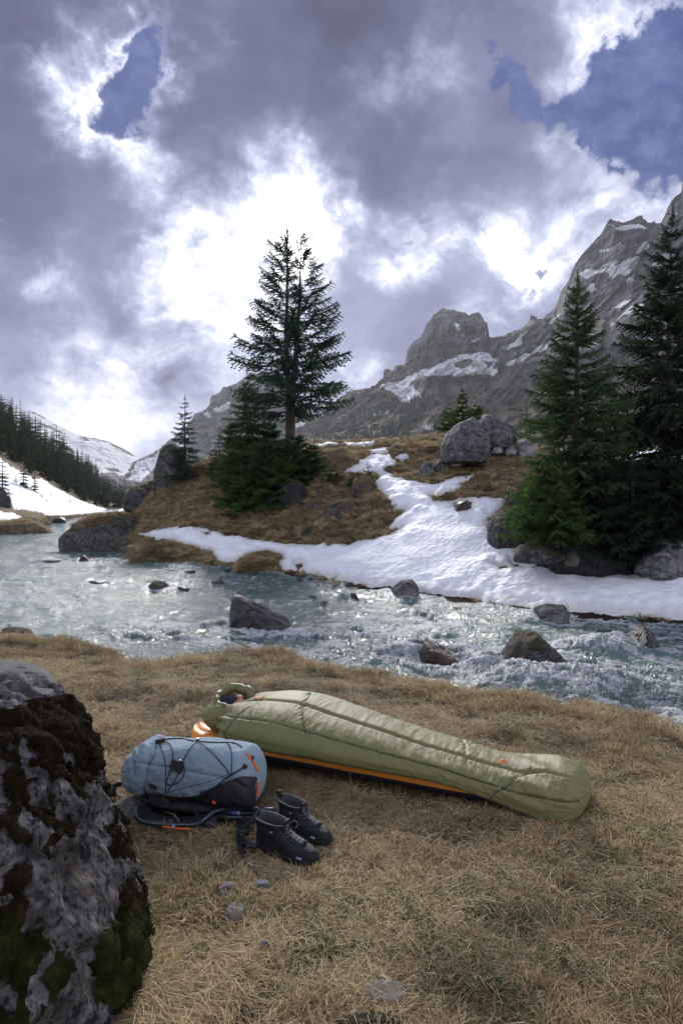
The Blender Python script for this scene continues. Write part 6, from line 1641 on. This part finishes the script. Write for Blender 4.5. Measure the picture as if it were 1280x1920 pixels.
    V, F_ = box((0.235, -.0445, .048), (.022, .006, .006)); obj('side_mark', W(V), F_, M_LABEL, t, smooth=False)
    V, F_ = box((.10, -.0405, .132), (.010, .004, .006)); obj('eyelet_hook', W(V), F_, M_LABEL, t, smooth=False)
boot('black hiking boot nearest the camera, its toe pointing right, beside the pack', (-.340, 2.775), (-.082, 2.61), 1)
boot('black hiking boot standing behind its twin, next to the sleeping bag', (-.262, 2.945), (-.040, 2.755), 2)
# ================================================================== dry grass
def straw_fn(nb, b):
    c = nb.attr('c'); g = nb.attr('g'); tn = nb.n('ShaderNodeAttribute', attribute_name='tone', attribute_type='INSTANCER').outputs['Fac']; r = nb.n('ShaderNodeObjectInfo').outputs['Random']
    col = nb.ramp(nb.math('MULTIPLY_ADD', r, .35, nb.math('MULTIPLY', c, .75)), [(.05, (.11, .072, .036)), (.28, (.29, .21, .112)), (.5, (.46, .36, .205)), (.75, (.60, .49, .30)), (1, (.68, .60, .43))])
    col = nb.mix(1.0, col, nb.ramp(tn, [(0, (.36, .33, .27)), (.5, (.89, .87, .82)), (1, (1.09, 1.07, 1.0))]), 'MULTIPLY')
    col = nb.mix(g, col, nb.mix(c, (.045, .075, .018), (.13, .17, .05)))
    nb.put(b.inputs['Base Color'], col); nb.put(b.inputs['Roughness'], .65); nb.put(b.inputs['Specular IOR Level'], .25)
    tr = nb.n('ShaderNodeBsdfTranslucent'); nb.put(tr.inputs[0], col)
    mx = nb.n('ShaderNodeMixShader'); mx.inputs[0].default_value = .25
    nb.t.links.new(b.outputs[0], mx.inputs[1]); nb.t.links.new(tr.outputs[0], mx.inputs[2]); nb.t.links.new(mx.outputs[0], nb.t.nodes['Material Output'].inputs[0])
M_STRAW = material('dry_straw_grass', straw_fn)
def clump(seed, n, rad, length, height, wid, flat=.8, green=0.0, radial=False, spread=1.0, comb=None):
    rs = np.random.RandomState(seed); V, Fq, Ft, c, g = [], [], [], [], []
    for _ in range(n):
        a = rs.rand() * 6.283; rr = rad * math.sqrt(rs.rand()) * (.35 if radial else 1)
        p = np.array([rr * math.cos(a), rr * math.sin(a), -.006])
        d = a + rs.normal() * .6 if radial else rs.rand() * 6.283
        if comb is not None: d = comb + rs.normal() * .45
        L = length * rs.uniform(.45, 1.25); hh = height * rs.uniform(.15, 1.2) * (1 - flat * rs.rand())
        bend = rs.normal() * .5
        w = wid * rs.uniform(.6, 1.3)
        col = np.clip(rs.normal(.5, .26), 0, 1); gg = float(rs.rand() < green)
        i0 = len(V); m = 4
        for k in range(m):
            t = k / (m - 1); dd = d + bend * t
            if k: p = p + np.array([math.cos(dd), math.sin(dd), 0]) * L / (m - 1) * spread
            z = hh * math.sin(min(1, t * 1.35) * 2.2) if not radial else hh * (1 - (1 - t) ** 2) - hh * .35 * t ** 3
            ww = w * (1 - .8 * t ** 2)
            sd = np.array([-math.sin(dd), math.cos(dd), rs.normal() * .4]) * ww / 2
            q = p + np.array([0, 0, z])
            V += [q - sd, q + sd]; c += [col, min(1, col + .15 * t)]; g += [gg, gg]
        for k in range(m - 1): Fq.append((i0 + 2 * k, i0 + 2 * k + 1, i0 + 2 * k + 3, i0 + 2 * k + 2))
    o = bpy.data.objects.new('grass_clump', mesh_data('grass_clump', np.array(V), [np.array(Fq)], [M_STRAW], False, None, {'c': np.array(c), 'g': np.array(g)}))
    return o
def clump_set(name, specs):
    col = bpy.data.collections.new(name)           # not linked to the scene: only the source of the scatter
    for i, s in enumerate(specs):
        o = clump(**s); o.name = 'clump_%02d' % i; col.objects.link(o)
    return col
def scatter(name, pts, rot, scl, idx, col, tone):
    me = bpy.data.meshes.new(name); me.vertices.add(len(pts)); me.vertices.foreach_set('co', np.asarray(pts, np.float32).ravel())
    for nm, ty, a in (('rot', 'FLOAT_VECTOR', rot), ('scl', 'FLOAT', scl), ('tone', 'FLOAT', tone), ('idx', 'INT', idx)):
        at = me.attributes.new(nm, ty, 'POINT'); at.data.foreach_set('vector' if ty == 'FLOAT_VECTOR' else 'value', np.asarray(a, np.int32 if ty == 'INT' else np.float32).ravel())
    o = bpy.data.objects.new(name, me); COL.objects.link(o); me.materials.append(M_STRAW)
    ng = bpy.data.node_groups.new(name, 'GeometryNodeTree')
    ng.interface.new_socket('Geometry', in_out='INPUT', socket_type='NodeSocketGeometry'); ng.interface.new_socket('Geometry', in_out='OUTPUT', socket_type='NodeSocketGeometry')
    N_ = ng.nodes; i = N_.new('NodeGroupInput'); u = N_.new('NodeGroupOutput')
    ci = N_.new('GeometryNodeCollectionInfo'); ci.inputs[0].default_value = col; ci.inputs['Separate Children'].default_value = True; ci.inputs['Reset Children'].default_value = True
    ip = N_.new('GeometryNodeInstanceOnPoints'); ip.inputs['Pick Instance'].default_value = True
    def na(n_, ty):
        x = N_.new('GeometryNodeInputNamedAttribute'); x.data_type = ty; x.inputs[0].default_value = n_; return x.outputs[0]
    L = ng.links
    L.new(i.outputs[0], ip.inputs['Points']); L.new(ci.outputs[0], ip.inputs['Instance']); L.new(na('idx', 'INT'), ip.inputs['Instance Index'])
    L.new(na('rot', 'FLOAT_VECTOR'), ip.inputs['Rotation']); L.new(na('scl', 'FLOAT'), ip.inputs['Scale']); L.new(ip.outputs[0], u.inputs[0])
    md = o.modifiers.new('scatter', 'NODES'); md.node_group = ng
    return stuff(o)
specs = []
for i in range(5): specs.append(dict(seed=i, n=(46, 46, 44, 70, 80)[i], rad=.08, length=(.085, .095, .075, .045, .038)[i], height=(.024, .026, .022, .018, .016)[i], wid=.0027, flat=.8, green=.03))                      # 0-4 matted straw
for i in range(3): specs.append(dict(seed=10 + i, n=40, rad=.06, length=.10, height=.042, wid=.0026, flat=.5, green=.06))                     # 5-7 looser
for i in range(2): specs.append(dict(seed=20 + i, n=36, rad=.05, length=.075, height=.075, wid=.0030, flat=.3, green=.05, radial=True, spread=.7))   # 8-9 tufts
for i in range(2): specs.append(dict(seed=30 + i, n=34, rad=.06, length=.05, height=.035, wid=.0032, flat=.4, green=.85))                     # 10-11 green
for i in range(2): specs.append(dict(seed=40 + i, n=46, rad=.07, length=.15, height=.035, wid=.0026, flat=.6, green=.02, comb=0.0))           # 12-13 combed long
for i in range(2): specs.append(dict(seed=50 + i, n=50, rad=.07, length=.028, height=.02, wid=.004, flat=.3, green=.75))                       # 14-15 mossy
C_NEAR = clump_set('grass_source', specs)
def covered(x, y):
    """where gear or stones lie on the turf"""
    p = np.stack([x, y], 1); m = np.zeros(len(x), bool)
    s = (p - BH) @ be1; l = (p - BH) @ be2
    w = np.interp(s, [-.06, .0, .1, .25] + KS_[2:], [0, .12, .17, .2] + KW[2:])
    m |= (np.abs(l) < w - .035) & (s > -.04) & (s < 2.12)
    a = (p - PA) @ pe1; b = (p - PA) @ pe2; m |= (a > .0) & (a < PL - .0) & (b > -.035) & (b < PWID)
    u = (p - KA) @ ke1 / KL; l = (p - KA) @ ke2; m |= (u > .03) & (u < .98) & (l > -.13) & (l < .10)
    for h, t_ in (((-.340, 2.775), (-.082, 2.61)), ((-.262, 2.945), (-.040, 2.755))):
        h, t_ = np.array(h), np.array(t_); e = (t_ - h) / np.linalg.norm(t_ - h); a = (p - h) @ e; b = (p - h) @ np.array([-e[1], e[0]]); m |= (a > -.01) & (a < .30) & (np.abs(b) < .045)
    ppx = 640 + x / np.maximum(y, .5) * F; ppy = HOR + CAMZ / np.maximum(y, .5) * F
    m |= inpoly(ppx, ppy, [(262, 1524), (400, 1522), (495, 1530), (495, 1562), (400, 1560), (275, 1552)]) > 0
    m |= (inpoly(ppx, ppy, [(440, 1560), (465, 1560), (470, 1620), (497, 1655), (485, 1662), (450, 1625)]) > 0) & (np.sin(x * 900) > -.6)
    for sx, sy, rx, ry in STONES: m |= ((x - sx) / rx) ** 2 + ((y - sy) / ry) ** 2 < 1.0
    return m
def near_grass():
    rs = np.random.RandomState(9)
    def samp(n, y0, y1, dens_pow=0):
        px = rs.uniform(-160, 1440, n); y = y0 + (y1 - y0) * rs.rand(n) ** .9
        return (px - 640) / F * y, y
    X, Y = [], []
    for n, a, b in ((7500, 1.35, 2.6), (13000, 2.4, 4.2), (19000, 4.0, 7.8)):
        x, y = samp(n, a, b); X.append(x); Y.append(y)
    # a ring beyond the frame so that a step aside still meets turf
    X.append(rs.uniform(-6, 6, 22000)); Y.append(rs.uniform(.5, 6.5, 22000))
    x, y = np.concatenate(X), np.concatenate(Y)
    z, gd = near_z(x, y)
    ring = np.arange(len(x)) >= len(x) - 22000
    k = ~(ring & (np.abs(x / y) < .58) & (y > 1.35))
    x, y, z, gd = x[k], y[k], z[k], gd[k]
    k = (gd < .16) & ~covered(x, y) & (np.hypot(x, y) > .9)
    x, y, z, gd = x[k], y[k], z[k], gd[k]
    n = len(x); p3 = np.stack([x, y, 0 * x], 1)
    px = 640 + x / y * F; py = HOR + (CAMZ - z) / y * F
    f = fbm(p3 * 1.5 + 3, 3); f2 = fbm(p3 * 4 + 11, 2)
    idx = rs.randint(0, 5, n)
    pick = lambda m, lo, hi, pr: np.where(m & (rs.rand(n) < pr), rs.randint(lo, hi, n), idx)
    idx = pick(f > .05, 5, 8, .55); idx = pick(f2 > .35, 8, 10, .35); idx = pick(f < -.3, 14, 16, .18); idx = pick(np.ones(n, bool), 10, 12, .03); idx = pick(fbm(p3 * 1.2 + 77, 3) > .3, 10, 12, .12)
    lf = inpoly(px, py, [(290, 1560), (420, 1600), (560, 1700), (640, 1800), (640, 1920), (250, 1920), (290, 1800)]) > 0
    idx = pick(lf, 8, 10, .10); idx = pick(lf & (f2 > .0), 10, 12, .22); idx = pick(lf, 14, 16, .10)
    lb = inpoly(px, py, [(240, 1800), (420, 1760), (470, 1920), (200, 1920)]) > 0
    idx = pick(lb, 12, 14, .6)
    edge = gd > -.45
    idx = pick(edge, 5, 10, .75)
    rot = np.stack([rs.normal(0, .12, n), rs.normal(0, .12, n), rs.rand(n) * 6.283], 1)
    cb = idx >= 12; cb &= idx < 14; rot[cb, 2] = rs.normal(-.6, .5, cb.sum())
    scl = rs.uniform(.6, 1.02, n) * np.where(edge, 1.25, 1.0) * np.where(y > 4, 1.15, 1.0)
    # trampled dark hollows stay thin
    thin = ((fbm(p3 * 3.0 + 31, 4, .6) > .22) & (rs.rand(n) < .72)) | ((np.hypot((px - 220) / 90, (py - 1300) / 22) < 1) & (rs.rand(n) < .6)) | ((np.hypot((px - 440) / 90, (py - 1905) / 30) < 1) & (rs.rand(n) < .8)) 
    k = ~thin
    scatter('grass', np.stack([x, y, z], 1)[k], rot[k], scl[k], idx[k], C_NEAR, np.clip(.60 + .75 * fbm(p3 * 1.1 + 50, 4, .6) + .35 * fbm(p3 * 5 + 60, 2) + .08 * rs.randn(n), 0, 1)[k])
near_grass()

def far_grass():
    specs = []
    for i in range(4): specs.append(dict(seed=200 + i, n=44, rad=.16, length=.26, height=.10, wid=.012, flat=.6, green=.03))
    for i in range(3): specs.append(dict(seed=210 + i, n=44, rad=.12, length=.30, height=.16, wid=.012, flat=.3, green=.04, radial=True))
    C = clump_set('tussock_source', specs)
    rs = np.random.RandomState(12)
    # on the knoll, off the snow
    k = (vK > 1.15) & (vK < 6.6)
    P_ = VK[k]; px, py = proj(P_)
    free = np.ones(len(P_), bool)
    for pl in [snow_main] + small_snow: free &= inpoly(px, py, pl) < -1
    for h_ in holes[:2]: free |= inpoly(px, py, h_) > 1
    wgt = (P_[:, 1] ** 1.6) * free; wgt /= wgt.sum()
    sel = rs.choice(len(P_), 15000, p=wgt); pts = P_[sel] + rs.normal(size=(15000, 3)) * np.array([.08, .08, 0])
    allp = [pts]; 
    for V, T in HUM + [(cap_V, cap_T[0] if isinstance(cap_T, list) else cap_T)]:
        k2 = V[:, 2] > np.percentile(V[:, 2], 35); q = V[k2]; allp.append(q[rs.randint(0, len(q), 420)])
    q = VL[(vL > 1.1) & (vL < 2.6) & (VL[:, 0] / VL[:, 1] > -.62)]; allp.append(q[rs.randint(0, len(q), 900)])
    pts = np.concatenate(allp); n = len(pts)
    f = fbm(pts * .7, 3)
    idx = np.where((f > .1) & (rs.rand(n) < .7), rs.randint(4, 7, n), rs.randint(0, 4, n))
    rot = np.stack([rs.normal(0, .25, n) + .25, rs.normal(0, .2, n), rs.rand(n) * 6.283], 1)
    scatter('grass', pts, rot, rs.uniform(.45, .95, n), idx, C, np.clip(.48 + .6 * fbm(pts * .8 + 50, 4, .6) + .1 * rs.randn(n), 0, 1))
far_grass()

# moss fuzz on the big boulder
def moss_fuzz():
    rs = np.random.RandomState(2); k = rs.randint(0, len(MOSS_P), 9000); p = MOSS_P[k]; nr = MOSS_N[k]
    d = nr + rs.normal(size=p.shape) * .6; d /= np.linalg.norm(d, axis=1)[:, None]
    s = np.cross(d, rs.normal(size=p.shape)); s /= np.linalg.norm(s, axis=1)[:, None]
    L = rs.uniform(.004, .011, (len(p), 1)); w = .0016
    V = np.stack([p - s * w, p + s * w, p + d * L], 1).reshape(-1, 3); T = np.arange(len(V)).reshape(-1, 3)
    par = [o for o in bpy.data.objects if o.name.startswith('moss')][0]
    stuff(obj('moss_fuzz', V, [T], M_MOSS, par, smooth=False, attrs={'green': np.full(len(V), .3)}))
moss_fuzz()

# ================================================================== bare twigs and stalks
def twigs(name, label, polys, Y, r=.004, cat='shrub', loc=None):
    parts = [tube(curve_pts([P(a, b, Y + dy) for a, b, dy in pl], 12), np.linspace(r, r * .35, 12), 5) for pl in polys]
    V, Fs = merge(parts); base = P(polys[0][0][0], polys[0][0][1], Y + polys[0][0][2])
    tag(obj(name, V, Fs, M_TWIG, loc=base), label, cat)
twigs('bare_shrub', 'leafless little shrub of thin twigs on the lip of the near bank', [[(888, 1318, 0), (894, 1290, 0), (903, 1268, .02), (905, 1250, .05)], [(896, 1290, 0), (912, 1285, -.05), (930, 1282, -.1)], [(900, 1275, .02), (892, 1262, .05), (896, 1248, .05)], [(905, 1285, -.03), (920, 1275, -.1), (926, 1270, -.12)], [(893, 1305, 0), (884, 1295, .03), (880, 1280, .05)]], 5.25)
twigs('stick', 'bare forked stick caught on the brown slab in the river', [[(780, 1206, 0), (784, 1196, 0), (796, 1182, .05), (797, 1175, .05)], [(784, 1196, 0), (781, 1188, -.03)]], wY(1248) + .2, .008, 'stick')
twigs('bare_shrub', 'pale leafless saplings leaning on the turf right of the thicket', [[(625, 940, 0), (612, 922, .1), (600, 905, .2), (592, 893, .2)], [(625, 940, 0), (606, 928, 0), (590, 922, .1)], [(630, 935, 0), (615, 912, .1), (608, 900, .2)], [(600, 930, 0), (588, 915, .1), (580, 908, .1)]], gp(620, 945)[1] - .3, .018)
hs, _ = hit(TN, 657, 1506)
twigs('grass_stalk', 'single upright straw stalk in front of the orange sleeping pad', [[(657, 1508, 0), (659, 1480, 0), (657, 1462, .01), (654, 1446, .01)]], hs[1], .0035, 'grass stalk')
for o in list(bpy.data.objects):
    if o.type == 'MESH' and not o.data.materials: o.data.materials.append(M_ROCK)

# ================================================================== the valley air
def haze():
    V, Fq = box((0, 2050, 690), (6400, 5100, 1400))
    V[:, 2] = np.where(V[:, 2] > 100, 560, -8)
    m = bpy.data.materials.new('valley_haze'); m.use_nodes = True; t = m.node_tree; t.nodes.clear()
    o = t.nodes.new('ShaderNodeOutputMaterial'); v = t.nodes.new('ShaderNodeVolumePrincipled')
    v.inputs['Color'].default_value = (.88, .91, .98, 1); v.inputs['Density'].default_value = HAZE; v.inputs['Anisotropy'].default_value = .3
    t.links.new(v.outputs[0], o.inputs['Volume'])
    stuff(obj('haze', V, Fq, m, smooth=False))
HAZE = .00006
haze()
